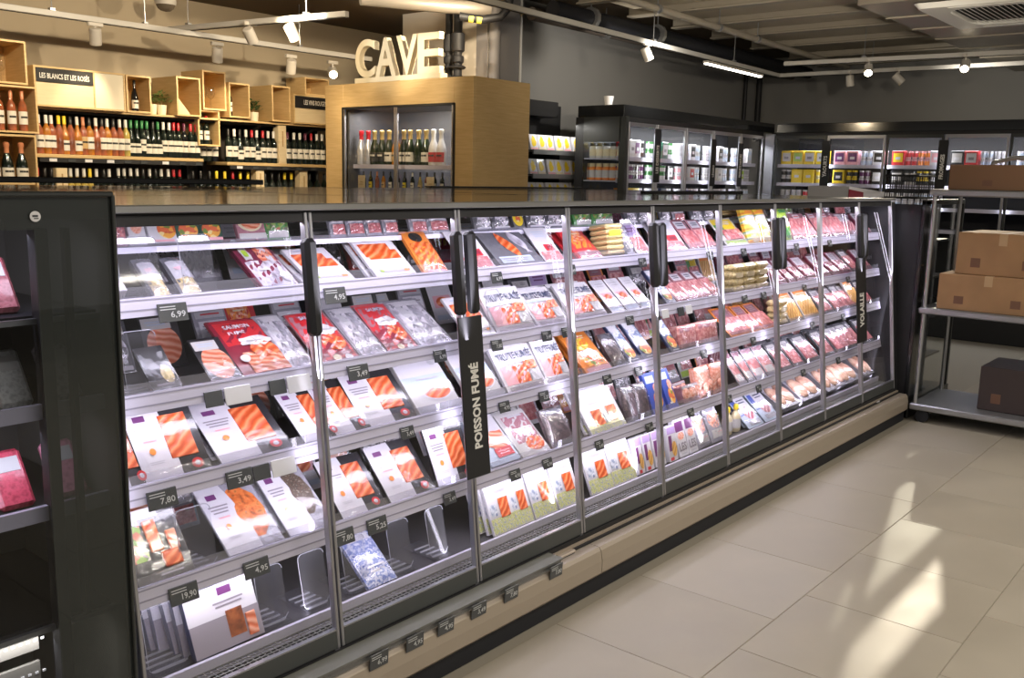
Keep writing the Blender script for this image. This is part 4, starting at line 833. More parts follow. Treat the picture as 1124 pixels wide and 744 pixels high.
 'shrimpbag': ('puffed clear bag of pink shrimps', 'shrimp_bag', .135, .16, .03, 'pouch', Q['shrimp'], [('label', 'r', (-.44, .84, .44, .97), Q['off']), ('shrimp', 'blob', (-.18, .34, .2, .16, .012), Q['shrimp']), ('shrimp', 'blob', (.18, .4, .2, .16, .012), Q['shrimp'])], .024),
 'lesbox': ('white surimi box with dark window', 'surimi_box', .085, .19, .03, 'box', Q['white'], [('picture', 'r', (-.42, .66, .42, .92), Q['purple']), ('lettering', 't', ('LES', .0, .26, .80, .22), Q['grey']), ('picture', 'e', (.0, .54, .34, .10), Q['shrimp']), ('print', 'lines', (-.3, .04, .3, .12, 1), Q['lightgrey'])]),
 'roundcap': ('round-topped pack with orange food', 'seafood_pack', .135, .18, .03, 'pouch', Q['film'], [('picture', 'e', (-.05, .66, .38, .26), Q['shrimp']), ('label', 'r', (-.40, .12, .40, .36), Q['off']), ('print', 'lines', (-.3, .18, .3, .3, 2), Q['pink'])], .020),
 'greenwhite': ('white pack with green corner and ham', 'cold_cuts_pack', .20, .20, .010, 'tray', Q['off'], [('print', 'r', (-.44, .60, .44, .95), Q['yellow']), ('print', 'r', (-.44, .40, -.1, .76), Q['green']), ('ham_slice', 'fan', (-.30, .24, .44, .58, 4), Q['ham']), ('print', 'r', (-.44, .04, .44, .20), Q['lime']), ('print', 'lines', (-.3, .74, .3, .88, 2), Q['white'])]),
 'rainbowbag': ('yellow bag striped in orange and teal', 'snack_bag', .135, .22, .02, 'pouch', Q['rainbow'], [('picture', 'e', (.0, .22, .36, .18), Q['cream']), ('print', 'r', (-.40, .66, .40, .76), Q['white']), ('print', 'lines', (-.3, .82, .3, .92, 1), Q['orange'])], .022),
 'wrapstack': ('tall pile of sliced sandwich wraps', 'wrap_pile', .13, .15, .09, 'stack', None, dict(n=4, m=Q['cheese'], d=[('label', 'r', (-.36, .52, .30, .70), Q['cream'])])),
 'orangeham': ('orange-edged pack of ham', 'cold_cuts_pack', .16, .21, .008, 'tray', Q['orange'], [('ham_slice', 'fan', (-.44, .08, .48, .62, 5), Q['ham']), ('label', 'r', (-.42, .64, .40, .94), Q['filmpink']), ('print', 'lines', (-.30, .70, .28, .88, 3), Q['grey']), ('print', 'r', (.1, .3, .34, .42), Q['white'])]),
 'floraltop': ('slim meat pack with flowery header', 'cold_cuts_pack', .10, .20, .012, 'tray', Q['film'], [('header', 'r', (-.45, .70, .45, .97), Q['floral']), ('meat', 'r', (-.44, .14, .44, .66), Q['ham']), ('label', 'r', (-.36, .10, .36, .34), Q['off'])]),
 'bottleyellow': ('small bottle with a yellow lid', 'sauce_bottle', .06, .15, .06, 'bottle', Q['cream'], []),
 'bluewhite': ('blue and white pack with meat picture', 'cold_cuts_pack', .17, .21, .012, 'tray', Q['pale'], [('print', 'r', (-.46, .62, .46, .96), Q['white']), ('print', 'r', (-.46, .40, -.2, .90), Q['blue']), ('meat', 'e', (.10, .42, .28, .20), Q['hamdark']), ('print', 'lines', (-.1, .72, .36, .88, 2), Q['navy']), ('label', 'r', (-.3, .06, .4, .2), Q['film'])]),
 'redbag': ('red bag with a white band', 'snack_bag', .11, .17, .014, 'pouch', Q['red'], [('label', 'r', (-.44, .34, .44, .50), Q['white']), ('print', 'e', (0, .68, .28, .16), Q['darkred'])], .018),
 'greenbag': ('bright green and white bag', 'snack_bag', .12, .21, .014, 'pouch', Q['lime'], [('label', 'c', (.0, .60, .34, .16), Q['white']), ('picture', 'e', (.0, .26, .34, .16), Q['green']), ('print', 'r', (-.4, .84, .4, .95), Q['green'])], .018),
 'fanpink': ('pack of fanned pink meat slices', 'cold_cuts_pack', .165, .20, .010, 'tray', Q['filmpink'], [('ham_slice', 'fan', (-.46, .10, .48, .80, 6), Q['ham']), ('label', 'r', (-.4, .80, .1, .95), Q['white']), ('print', 'lines', (-.34, .84, .04, .92, 1), Q['red'])]),
 'maroonlabel': ('dark red meat tray with white label', 'meat_tray', .14, .19, .022, 'tray', Q['maroon'], [('meat', 'slab', (-.42, .08, .42, .60, .006), Q['hamdark']), ('label', 'r', (-.38, .58, .34, .95), Q['white']), ('print', 'lines', (-.3, .66, .26, .88, 3), Q['grey'])]),
 'orangepack2': ('orange-brown pack of breaded meat', 'meat_tray', .19, .20, .016, 'tray', Q['off'], [('meat', 'fan', (-.44, .08, .46, .70, 5), Q['stick']), ('label', 'r', (-.42, .70, .42, .96), Q['orange']), ('print', 'lines', (-.3, .76, .3, .90, 2), Q['cream'])]),
 'hamlabel': ('clear meat pack with white label', 'meat_tray', .15, .20, .020, 'tray', Q['filmgrey'], [('meat', 'slab', (-.42, .08, .42, .70, .006), Q['ham']), ('label', 'r', (-.36, .50, .30, .90), Q['off']), ('print', 'lines', (-.28, .58, .22, .82, 4), Q['grey']), ('print', 'r', (-.1, .14, .3, .26), Q['maroon'])]),
 'chickentray': ('film-wrapped tray of raw poultry', 'poultry_tray', .25, .20, .05, 'tray', Q['film'], [('poultry', 'blob', (-.24, .5, .24, .40, .028), Q['chicken']), ('poultry', 'blob', (.20, .5, .26, .42, .030), Q['chicken']), ('label', 'r', (-.10, .70, .16, .92), Q['white'])]),
}
PROTO = {}
SHELF_Y = {'T': (2.455, 1.4155), '1': (2.300, 1.281), '2': (2.276, 1.034), '3': (2.250, .801), '4': (2.222, .533), '5': (2.205, .2735)}
SHELF_N = {'T': 'narrow tray', '1': 'top shelf', '2': 'second shelf', '3': 'third shelf', '4': 'fourth shelf', '5': 'bottom shelf'}
TABLE = '''
T0:ham 1.282 0.046 20 1;shrimpcard 1.343 0.045 20 1;whitecard 1.418 0.086 18 2;greensalad 1.497 0.073 18 2;greensalad 1.573 0.073 18 2;roundpink 1.714 0.102 25 1;greenpack 1.809 0.069 22 1
10:whitebox 1.198 0.039 50 1;fishlog 1.325 0.053 50 1;fishlog 1.413 0.064 50 1;maroonfish 1.709 0.131 56 2
20:plateblack 1.311 0.075 45 1;sliceflat 1.494 0.101 52 1;redsaumon 1.644 0.174 55 2;greyfish 1.765 0.062 55 1
30:sleeve 1.170 0.085 40 1;sleeve 1.318 0.201 36 2;sleeve 1.568 0.248 52 2;sleeve 1.814 0.154 52 1
40:octobox 1.254 0.168 35 1;sleevegrav 1.540 0.189 52 1;sleevepepper 1.738 0.168 50 2
50:winbox 1.431 0.229 22 5
T1:whitehang 2.051 0.062 22 1;whitehang 2.130 0.073 22 1;whitehang 2.210 0.071 22 1;whitehang 2.289 0.070 22 1;whitehang 2.428 0.083 22 1;whitehang 2.530 0.102 22 1
11:whiteorange 1.907 0.168 62 2;whiteorange 2.174 0.179 52 2;orangebag 2.366 0.109 45 1
21:redsaumon2 1.913 0.156 55 1;greyfish 2.054 0.112 56 1;redsaumon2 2.187 0.136 55 2;greyfish 2.346 0.165 56 2
31:sleeve 1.932 0.069 50 1;sleeve 2.098 0.231 46 2;ovalcard 2.337 0.212 45 1
41:sleeve 1.953 0.187 45 1;sleeve 2.172 0.217 42 1;sleeve 2.392 0.197 25 1
51:bluebag 2.020 0.123 50 1
T2:filmpack 2.778 0.097 22 1;filmpack 2.888 0.101 22 1;yellowdisc 2.997 0.070 20 1;filmpack 3.117 0.123 22 1;filmpack 3.240 0.110 22 1
12:whiteprint 2.598 0.162 45 1;darkfish 2.834 0.268 50 1;whiteprint 3.050 0.128 45 2
22:whiteorange 2.582 0.153 48 1;truite 2.785 0.233 35 2;truite 3.022 0.195 45 2
32:ovalcard 2.590 0.176 45 1;truite 2.830 0.240 35 2;truite 3.043 0.162 35 1
42:bluesalmon 2.669 0.173 48 1;whitepink 2.866 0.176 48 2;darkbag 3.042 0.151 30 1
52:fyrenei 2.655 0.136 22 3;fyrenei 2.769 0.114 24 1;fyrenei 2.910 0.145 24 2;fyrenei 3.072 0.154 24 3
T3:greenpack 3.448 0.132 22 1;greenpack 3.610 0.162 22 1;filmpack 3.847 0.096 20 1;filmpack 3.949 0.091 20 1
13:redorange 3.317 0.176 50 2;yellowstack 3.492 0.130 10 1;filmpack 3.609 0.075 30 1;purplewhite 3.725 0.126 42 1
23:truite 3.290 0.237 45 2;slimwhite 3.495 0.102 48 1;slimwhite 3.615 0.107 48 1;slimwhite 3.731 0.095 48 1
33:orangepack 3.325 0.194 48 2;darkbag 3.492 0.096 40 1;slimblue 3.601 0.092 45 1;slimblue 3.734 0.112 45 1
43:twowin 3.372 0.271 36 2;darkbag 3.568 0.092 20 1;darkbag 3.674 0.103 20 1;bluepack 3.799 0.116 25 1
53:fyrenei 3.314 0.169 24 1;fyrenei 3.496 0.181 24 1;purplebox 3.630 0.055 15 1;purplebox 3.706 0.065 15 1;purplebox 3.800 0.092 15 1
T4:filmpack 4.159 0.089 20 1;whitehang 4.295 0.111 20 1;filmpack 4.486 0.118 20 1;filmpack 4.611 0.112 20 1
14:whiteprint 4.011 0.216 40 2;hamslim 4.220 0.130 45 2;hamslim 4.367 0.126 45 2
24:slimblue 3.950 0.094 45 1;hamslim 4.068 0.107 52 2;hamslim 4.186 0.111 52 2;hamslim 4.303 0.106 52 2;hamslim 4.421 0.090 52 1
34:slimblue 3.968 0.087 40 1;salami 4.138 0.184 12 1;salami 4.343 0.206 12 1
44:bluepack 3.926 0.086 25 1;shrimptray 4.096 0.165 18 2;shrimpbag 4.260 0.144 15 1;shrimpbag 4.412 0.121 15 1
54:purplebox 3.920 0.078 12 1;lesbox 4.022 0.090 18 1;lesbox 4.118 0.084 18 1;roundcap 4.246 0.135 25 1;roundcap 4.399 0.132 25 1
T5:yellowstack 4.855 0.186 8 1;hamslim 5.040 0.139 20 1
15:greenwhite 4.664 0.245 45 1;rainbowbag 4.877 0.136 22 1;rainbowbag 5.021 0.130 22 1
25:wrapstack 4.659 0.118 6 1;wrapstack 4.795 0.134 6 1;wrapstack 4.949 0.152 6 1
35:orangeham 4.662 0.248 50 1;orangeham 4.861 0.126 52 1;orangeham 5.025 0.156 52 1
45:floraltop 4.664 0.087 40 1;floraltop 4.774 0.090 40 1;floraltop 4.895 0.128 40 1;floraltop 5.038 0.133 40 1
55:bottleyellow 4.576 0.075 0 1;bottleyellow 4.673 0.077 0 1;bluewhite 4.826 0.184 48 2;bluewhite 5.034 0.183 48 1
T6:redbag 5.495 0.105 18 1;greenpack 5.628 0.135 18 1
16:greenbag 5.304 0.115 20 1;fanpink 5.468 0.161 40 1;fanpink 5.653 0.183 40 1
26:maroonlabel 5.203 0.113 48 1;maroonlabel 5.337 0.104 50 2;maroonlabel 5.476 0.121 50 2;maroonlabel 5.649 0.170 50 1
36:wrapstack 5.203 0.126 6 1;orangepack2 5.385 0.186 35 2;orangepack2 5.618 0.226 35 1
46:hamlabel 5.231 0.154 45 2;hamlabel 5.401 0.134 45 2;hamlabel 5.623 0.256 45 2
56:chickentray 5.300 0.249 62 1;chickentray 5.623 0.314 58 1
T7:filmpack 6.234 0.173 18 1;hamslim 6.478 0.217 20 1
17:fanpink 5.885 0.164 40 1;fanpink 6.084 0.173 40 1;maroonlabel 6.293 0.182 45 1
27:maroonlabel 5.874 0.135 50 1;maroonlabel 6.042 0.141 50 2;maroonlabel 6.226 0.163 50 1
37:hamlabel 5.887 0.166 45 2;hamlabel 6.088 0.175 45 1;hamlabel 6.300 0.184 45 1
47:hamlabel 5.894 0.167 45 2;hamlabel 6.097 0.176 45 2;hamlabel 6.320 0.203 45 1
57:chickentray 5.973 0.265 55 1;chickentray 6.290 0.304 60 1
T8:hamslim 6.954 0.205 18 1;filmpack 7.252 0.238 18 1
18:fanpink 6.531 0.157 42 1;maroonlabel 6.718 0.146 45 1;maroonlabel 6.914 0.172 45 1
28:maroonlabel 6.540 0.158 48 1;hamlabel 6.738 0.166 48 1;maroonlabel 6.935 0.154 48 1
38:hamlabel 6.541 0.159 42 1;orangepack2 6.731 0.148 35 1;hamlabel 6.929 0.174 42 1
48:hamlabel 6.553 0.161 45 2;hamlabel 6.745 0.149 45 1;hamlabel 6.945 0.175 45 1
58:chickentray 6.613 0.236 55 1;chickentray 6.894 0.252 60 1
'''
def place_pack(kind, x, w, lean, y, z, label, group, nudge=0):
    sp = KINDS[kind]
    sx = max(.72, min(1.35, w / sp[2]))
    rot = (-math.radians(lean), 0, math.radians(nudge)); loc = (x, y, z); sc = (sx, 1, .60 if 'narrow tray' in group else 1)
    if kind not in PROTO:
        r = make_pack(kind, sp); PROTO[kind] = r
        r.location = loc; r.rotation_euler = rot; r.scale = sc; r['label'] = label; r['category'] = CAT.get(sp[1], 'food pack'); r['group'] = group
        return r
    return dup(PROTO[kind], loc, rot, label, group, sc)
CAT = {'sauce_bottle': 'bottle', 'carton': 'carton', 'salmon_carton': 'carton', 'trout_carton': 'carton', 'surimi_box': 'carton', 'snack_bag': 'bag', 'salmon_pouch': 'pouch', 'fish_pouch': 'pouch', 'shrimp_bag': 'bag', 'dip_pot': 'pot'}
for line in TABLE.strip().split('\n'):
    key, items = line.split(':'); sh, d = key[0], int(key[1])
    y0, z0 = SHELF_Y[sh]
    for i, it in enumerate(items.split(';')):
        kind, x, w, lean, n = it.split(); x = float(x); w = float(w); lean = float(lean); n = int(n)
        if d == 8:
            m_ = len(items.split(';')); x = 6.19 + .43 * i / max(1, m_ - 1); w = min(w, .14)
        th = KINDS[kind][4]; a = math.radians(lean)
        if sh == 'T': lean = 17 + (i % 3) * 3; n = 1
        a = math.radians(lean)
        ca = max(math.cos(a), .35)
        for k in range(n):
            yy = y0 + th * math.cos(a) + k * (th / ca + .012) + (random.uniform(0, .012) if k else 0)
            lab = f"{KINDS[kind][0]}, {ORD[i]} on the {SHELF_N[sh]}, {ORD[d]} door" + ('' if k == 0 else f", {ORD[k]} behind")
            off = 0 if kind not in ('winbox', 'fyrenei') else -.012
            place_pack(kind, x + (random.uniform(-.008, .008) + off * k if k else 0), w, lean + (random.uniform(-2.5, 2.5) if k else 0), yy, z0, lab, f'packs on the {SHELF_N[sh]} of the chilled case', random.uniform(-2, 2))

# packs standing farther back on the shelves, seen above and between the front ones
BACK = {1: 'whitehang filmpack slimwhite redorange sliceflat', 2: 'filmpack whitehang redorange slimwhite sliceflat', 3: 'slimwhite hamslim filmpack orangepack purplewhite', 4: 'hamslim fanpink filmpack orangeham floraltop', 5: 'orangeham floraltop fanpink greenwhite hamlabel', 6: 'maroonlabel hamlabel fanpink orangepack2 floraltop', 7: 'hamlabel maroonlabel fanpink hamlabel hamslim', 8: 'maroonlabel hamlabel fanpink orangepack2 hamlabel', 0: 'filmpack sliceflat greyfish whitehang filmpack'}
for d in range(9):
    L = BACK[d].split()
    for sh in '1234':
        y0, z0 = SHELF_Y[sh]; n = 4; 
        for i in range(n):
            kind = L[(i * 2 + int(sh) + d) % 5]; w = .125
            x = X0 + d * DW + .08 + (DW - .13) * i / (n - 1) + random.uniform(-.015, .015)
            if x + .09 > X1: continue
            place_pack(kind, x, w, 24 + random.uniform(-4, 6), y0 + .30 + random.uniform(0, .04), z0, f"{KINDS[kind][0]}, back of the {SHELF_N[sh]}, {ORD[d]} door, {ORD[i]} along", f'packs on the {SHELF_N[sh]} of the chilled case', random.uniform(-4, 4))

# ------------------------------------------------------------------ wine corner
GL = dict(
    dark=mat('dark_green_glass', (.008, .013, .010), .08), black=mat('black_glass', (.006, .006, .008), .08), rose=mat('rose_wine', (.29, .085, .035), .10, coat=.5, var=.5, bscale=14), amber=mat('amber_wine', (.38, .14, .018), .10, coat=.5, var=.5, bscale=14), pale=mat('pale_wine', (.42, .32, .08), .10, coat=.5, var=.4, bscale=14),
    champ=mat('champagne_glass', (.02, .03, .015), .08), silver=mat('silver_bottle', (.62, .62, .66), .22, .5), whiteb=mat('white_bottle', (.72, .71, .72), .3), honey=mat('honey_glass', (.40, .16, .02), .12))
CP = dict(red=mat('red_capsule', (.50, .02, .03), .3), white=mat('white_capsule', (.70, .68, .64), .35), gold=mat('gold_foil', (.66, .46, .18), .28, .6), black=mat('black_capsule', (.015, .014, .014), .3), green=mat('green_capsule', (.03, .20, .06), .3), yellow=mat('yellow_capsule', (.85, .62, .03), .35), purple=mat('violet_capsule', (.12, .02, .05), .3), salmon=mat('copper_capsule', (.60, .24, .12), .3))
LB = dict(white=mat('cream_label', (.74, .70, .62), .6), yellow=mat('yellow_label', (.85, .66, .05), .5), red=mat('red_label', (.55, .04, .05), .5), black=mat('black_label', (.03, .03, .03), .5), kraft=mat('kraft_label', (.55, .36, .16), .6))
PR = dict(b=[(.027, 0), (.0325, .004), (.0325, .175), (.029, .197), (.016, .220), (.0125, .232), (.0125, .262)], u=[(.028, 0), (.035, .004), (.035, .125), (.030, .158), (.018, .202), (.0125, .225), (.0125, .262)], c=[(.034, 0), (.043, .005), (.043, .125), (.037, .16), (.022, .205), (.017, .23), (.017, .25)])
BOT = {}
def bottle(shape, glass, cap, lab, loc, label, group, h=.30, cat='bottle', rz=0.):
    key = (shape, glass, cap, lab, h)
    if key in BOT: return dup(BOT[key], loc, (0, 0, rz), label, group)
    s = h / .30; t = empty('wine_bottle', loc, (0, 0, rz), label, cat, group)
    P = PR[shape]; b = MB(); b.lathe([(r * s, z * s) for r, z in P], 12); b.build('glass', GL[glass], t, smooth=50)
    r = P[-1][0] * s + .0012; b = MB(); z1 = .235 if shape != 'c' else .20
    if shape == 'c': b.lathe([(.0205 * s, .202 * s), (r, .235 * s), (r, .262 * s), (r + .004, .27 * s), (r + .004, .292 * s), (r * .5, .30 * s)], 12)
    else: b.lathe([(r, z1 * s), (r, .296 * s), (r * .7, .30 * s)], 12)
    b.build('capsule', CP[cap], t, smooth=50)
    r = P[1][0] * s + .0012; z0, z1 = (.05, .145) if shape == 'b' else (.03, .11)
    if lab:
        b = MB(); n = 12
        b.add([(r * math.cos(q), r * math.sin(q), z * s) for z in (z0, z1) for q in [math.pi * (1.08 + .84 * k / n) - .0 for k in range(n + 1)]], [(k, k + 1, n + 2 + k, n + 1 + k) for k in range(n)])
        b.build('label', LB[lab], t, smooth=60)
        b = MB(); r2 = r + .0008
        b.add([(r2 * math.cos(q), r2 * math.sin(q), z * s) for z in (z0 + .045, z0 + .06) for q in [math.pi * (1.25 + .5 * k / 4) for k in range(5)]], [(k, k + 1, 6 + k, 5 + k) for k in range(4)])
        b.build('label_band', LB['black'] if lab != 'black' else LB['white'], t)
    BOT[key] = t
    return t
DESC = {'dark': 'dark bottle', 'black': 'black bottle', 'rose': 'rosé bottle', 'amber': 'amber bottle', 'pale': 'pale bottle', 'champ': 'champagne bottle', 'silver': 'silver bottle', 'whiteb': 'white bottle', 'honey': 'honey bottle'}
CD = {'red': 'red', 'white': 'white', 'gold': 'gold', 'black': 'black', 'green': 'green', 'yellow': 'yellow', 'purple': 'violet', 'salmon': 'copper'}
def row(spec, x0, x1, y, z, where, group, jitter=.01, axis='x', h=.30, depth=1):
    L = spec.split(); n = len(L)
    for i, s_ in enumerate(L):
        sh, g, c, l = s_.split('.'); l = {'w': 'white', 'y': 'yellow', 'r': 'red', 'k': 'black', 'o': 'kraft', '-': None}[l]
        for q in range(depth):
            p = x0 + (x1 - x0) * (i + .5) / n + random.uniform(-.006, .006); yy = y + q * .09 + random.uniform(0, jitter)
            loc = (p, yy, z) if axis == 'x' else (yy, p, z)
            lab = f"{DESC[g]} with {CD[c]} top" + (f" and {l} label" if l else '') + f", {ORD[i]} {where}" + (', one row back' if q else '')
            bottle(sh, g, c, l, loc, lab, group, h * random.choice((.97, 1., 1.0)) if False else h, rz=0 if axis == 'x' else math.radians(-90))

wall = empty('wine_shelving', (0, 0, 0), (0, 0, 0), 'tall dark wine shelving with oak shelf boards against the tan wall', 'shelving')
mb = MB(); mb.box((2.2, 8.02, .0), (6.3, 8.06, 2.09)); mb.build('back_panel', M['shelfblack'], wall)
for k, (a, b_, z) in enumerate(((3.34, 4.80, 1.722), (5.04, 6.35, 1.70), (3.30, 4.62, 1.315), (4.64, 6.35, 1.315), (3.32, 6.35, .9))):
    mb = MB(); mb.box((a, 7.60, z - .028), (b_, 8.02, z), ch=.003); bd = mb.build('shelf_board', M['oak'], wall)
    mb = MB(); mb.box((a + .02, 7.585, z - .062), (b_ - .02, 7.60, z - .030)); mb.build('price_rail', M['black'], bd)
    x = a + .09
    while x < b_ - .08:
        mb = MB(); mb.box((x, 7.5805, z - .058), (x + .06, 7.585, z - .034)); mb.build('price_ticket', M['tagwhite'] if random.random() < .35 else M['tag'], bd); x += random.uniform(.13, .2)
mb = MB(); mb.box((3.34, 7.60, 2.065), (6.35, 8.02, 2.082), ch=.002); mb.build('top_board', M['oak'], wall)
mb = MB(); mb.box((3.34, 7.66, 2.045), (6.35, 8.02, 2.066)); mb.build('steel_bar', M['black'], wall)
for x in (3.36, 4.83, 4.995, 6.3):
    mb = MB(); mb.box((x, 7.93, 0), (x + .04, 8.03, 2.06)); mb.build('upright', M['black'], wall)
for x in (5.42, 6.05):
    mb = MB(); mb.prism([(7.62, 2.045), (8.02, 2.045), (8.02, 1.88), (7.98, 1.88)], x, x + .03, axis='x'); mb.build('bracket', M['black'], wall)
row('b.rose.white.w b.amber.white.w b.rose.white.w b.rose.yellow.- u.amber.yellow.w b.rose.black.- u.amber.white.w b.rose.salmon.o b.amber.black.w u.rose.white.- b.rose.black.w b.amber.white.w b.rose.black.w', 3.37, 4.02, 7.645, 1.722, 'along the upper rosé shelf', 'upper shelf under the long sign', depth=1)
row('b.rose.white.w b.pale.white.w u.dark.green.w u.dark.green.w b.dark.green.w u.dark.green.w u.dark.black.w u.dark.green.w b.dark.white.w b.dark.white.w b.dark.red.w b.dark.red.w', 4.03, 4.62, 7.645, 1.722, 'past the rosé on the upper shelf', 'upper shelf under the open boxes')
row('b.black.purple.w b.dark.red.w b.dark.red.w', 4.62, 4.80, 7.65, 1.722, 'at the end of the upper shelf', 'upper shelf under the open boxes')
row('b.dark.red.- b.dark.black.- b.dark.black.- u.pale.yellow.y u.pale.black.- u.pale.white.- u.pale.white.- u.pale.white.- u.pale.yellow.- b.dark.white.- b.dark.black.- b.dark.white.-', 3.34, 3.98, 7.66, 1.315, 'along the lower rosé shelf', 'lower shelf under the long sign')
row('b.dark.white.w b.dark.white.w b.dark.white.w b.dark.white.w b.dark.black.w b.dark.white.w b.dark.black.w b.dark.white.w b.dark.white.w b.dark.red.y b.dark.red.y', 4.0, 4.62, 7.66, 1.325, 'farther along the lower shelf', 'lower shelf under the open boxes')
row('b.dark.black.w b.dark.black.w b.black.white.w', 4.84, 5.02, 7.72, 1.70, 'beneath the low cube', 'bottles under the low cube')
row('b.dark.black.w b.dark.white.w u.dark.black.w b.dark.white.w b.dark.red.w u.dark.white.w b.dark.red.w b.dark.white.w b.dark.white.w', 5.06, 5.62, 7.645, 1.70, 'along the upper red-wine shelf', 'upper red wine shelf')
row('b.dark.purple.w b.dark.white.w b.dark.white.w b.dark.purple.w b.dark.red.w b.dark.white.w b.dark.white.w b.dark.white.w', 5.72, 6.28, 7.645, 1.70, 'past the gift box, upper red-wine shelf', 'upper red wine shelf')
row('b.dark.black.y b.dark.black.y b.dark.black.- b.dark.yellow.y b.dark.yellow.y b.dark.red.y b.dark.yellow.y b.dark.yellow.y', 4.68, 5.34, 7.66, 1.315, 'along the lower red-wine shelf', 'lower red wine shelf')
row('b.dark.black.y b.dark.black.y b.dark.black.- b.dark.yellow.y b.dark.yellow.y', 5.46, 5.84, 7.66, 1.315, 'between the gift boxes, lower shelf', 'lower red wine shelf')
row('b.dark.black.w b.dark.black.w b.dark.black.w', 5.98, 6.25, 7.66, 1.315, 'past both gift boxes, lower shelf', 'lower red wine shelf')
for x, y, z, hh, s_ in ((5.67, 7.66, 1.70, .36, 'on the upper red-wine shelf'), (5.40, 7.65, 1.315, .34, 'first on the lower red-wine shelf'), (5.91, 7.65, 1.315, .32, 'second on the lower red-wine shelf'), (3.535, 7.65, 1.315, .30, 'among the lower white wines')):
    t = empty('wine_gift_box', (x, y, z), (0, 0, 0), f'tall pale wooden bottle gift box {s_}', 'box', 'wooden bottle boxes')
    b = MB(); b.box((-.045, -.04, 0), (.045, .045, hh), ch=.002); b.build('box_body', M['pale'], t)
    b = MB(); b.box((-.038, -.044, .01), (.038, -.040, hh - .01)); b.build('sliding_lid', M['pale'], t)
    b = MB(); b.box((-.006, -.0452, hh * .45), (.006, -.044, hh * .85)); b.build('print', M['oakdark'], t)

def cube(name, x0, x1, z0, z1, y, depth, label, front=None, w=.014, back=M['oak'], group='oak display boxes'):
    t = empty(name, ((x0 + x1) / 2, y, z0), (0, 0, 0), label, 'display box', group); hw = (x1 - x0) / 2; h = z1 - z0
    for nm, a, b_ in (('bottom_panel', (-hw, 0, 0), (hw, depth, w)), ('top_panel', (-hw, 0, h - w), (hw, depth, h)), ('side_panel', (-hw, 0, w), (-hw + w, depth, h - w)), ('side_panel', (hw - w, 0, w), (hw, depth, h - w)), ('back_panel', (-hw + w, depth - w, w), (hw - w, depth, h - w))):
        mb = MB(); mb.box(a, b_); mb.build(nm, back if nm == 'back_panel' else M['oak'], t)
    return t
t = cube('sign_box', 3.34, 4.07, 2.082, 2.385, 7.56, .36, 'long oak sign box naming white and rosé wines')
mb = MB(); mb.box((-.35, .004, .186), (.10, .02, .288)); sg = mb.build('sign_panel', M['black'], t)
mb = MB(); fit_text(mb, 'LES BLANCS ET LES ROSÉS', -.125, .237, .39, .050, lambda a, c: (a, .0032, c), bold=.02); mb.build('lettering', M['paper'], sg)
mb = MB(); mb.box((-.35, .006, .014), (.10, .02, .180)); mb.build('front_panel', M['pale'], t)
mb = MB(); mb.box((.112, .004, .014), (.351, .02, .288)); mb.build('front_panel', M['cream'], t)
mb = MB(); mb.box((.10, .0, .014), (.112, .03, .288)); mb.build('divider', M['oak'], t)
cube('display_box', 4.09, 4.31, 2.082, 2.385, 7.58, .34, 'open oak box holding one dark bottle')
cube('display_box', 4.535, 4.765, 2.082, 2.412, 7.56, .40, 'open oak box with a wooden wedge, beside the first plants')
cube('display_box', 4.80, 5.035, 2.151, 2.49, 7.58, .34, 'raised oak box holding wine glasses')
cube('display_box', 4.755, 4.975, 1.836, 2.15, 7.60, .34, 'low oak cube with two red-topped bottles')
cube('display_box', 5.065, 5.285, 2.10, 2.408, 7.58, .34, 'open oak box holding one white-labelled bottle')
cube('display_box', 5.515, 5.725, 2.09, 2.42, 7.56, .40, 'empty open oak box beside the second plant')
t = cube('sign_box', 5.765, 6.32, 2.085, 2.36, 7.56, .36, 'oak sign box naming red wines, beside the cooler')
mb = MB(); mb.box((-.262, .004, .15), (.262, .02, .26)); sg = mb.build('sign_panel', M['black'], t)
mb = MB(); fit_text(mb, 'LES VINS ROUGES', -.02, .205, .27, .045, lambda a, c: (a, .0032, c), bold=.02); mb.build('lettering', M['paper'], sg)
mb = MB(); mb.box((-.262, .006, .014), (.262, .02, .145)); mb.build('front_panel', M['pale'], t)
cube('display_box', 5.98, 6.28, 2.372, 2.54, 7.66, .30, 'closed-looking oak box standing on the red-wine sign box', back=M['oakdark'])
cube('display_box', 2.72, 3.268, 2.225, 2.54, 7.5, .36, 'high oak box with two wine glasses at the shelving end', back=M['oakdark'])
cube('display_box', 2.70, 3.312, 1.868, 2.212, 7.46, .40, 'wide oak box of copper-capped rosé bottles', back=M['oakdark'])
cube('display_box', 2.70, 3.285, 1.40, 1.855, 7.46, .40, 'wide oak box of dark bottles with copper tops', back=M['oakdark'])
row('b.rose.salmon.w b.rose.salmon.w b.rose.salmon.w b.rose.salmon.w b.rose.salmon.w', 2.84, 3.27, 7.52, 1.883, 'in the wide upper oak box', 'bottles in the wide oak boxes')
row('c.dark.salmon.w c.dark.salmon.w c.dark.salmon.w c.dark.salmon.w', 2.84, 3.24, 7.52, 1.50, 'in the wide lower oak box', 'bottles in the wide oak boxes')
t = empty('box_shelf', (0, 0, 0)); t.parent = [o for o in bpy.data.objects if o.get('label') == 'wide oak box of dark bottles with copper tops'][0]
b = MB(); b.box((-.27, .01, .085), (.27, .38, .10)); b.build('inner_board', M['oak'], t)
bottle('b', 'dark', 'red', 'white', (4.815, 7.68, 1.85), 'first red-topped bottle in the low oak cube', 'bottles in the low oak cube', .25)
bottle('b', 'dark', 'red', 'white', (4.885, 7.68, 1.85), 'second red-topped bottle in the low oak cube', 'bottles in the low oak cube', .25)
bottle('u', 'black', 'black', 'white', (4.225, 7.70, 2.096), 'single dark bottle with small white label in open oak box', 'bottles in the open oak boxes', .26)
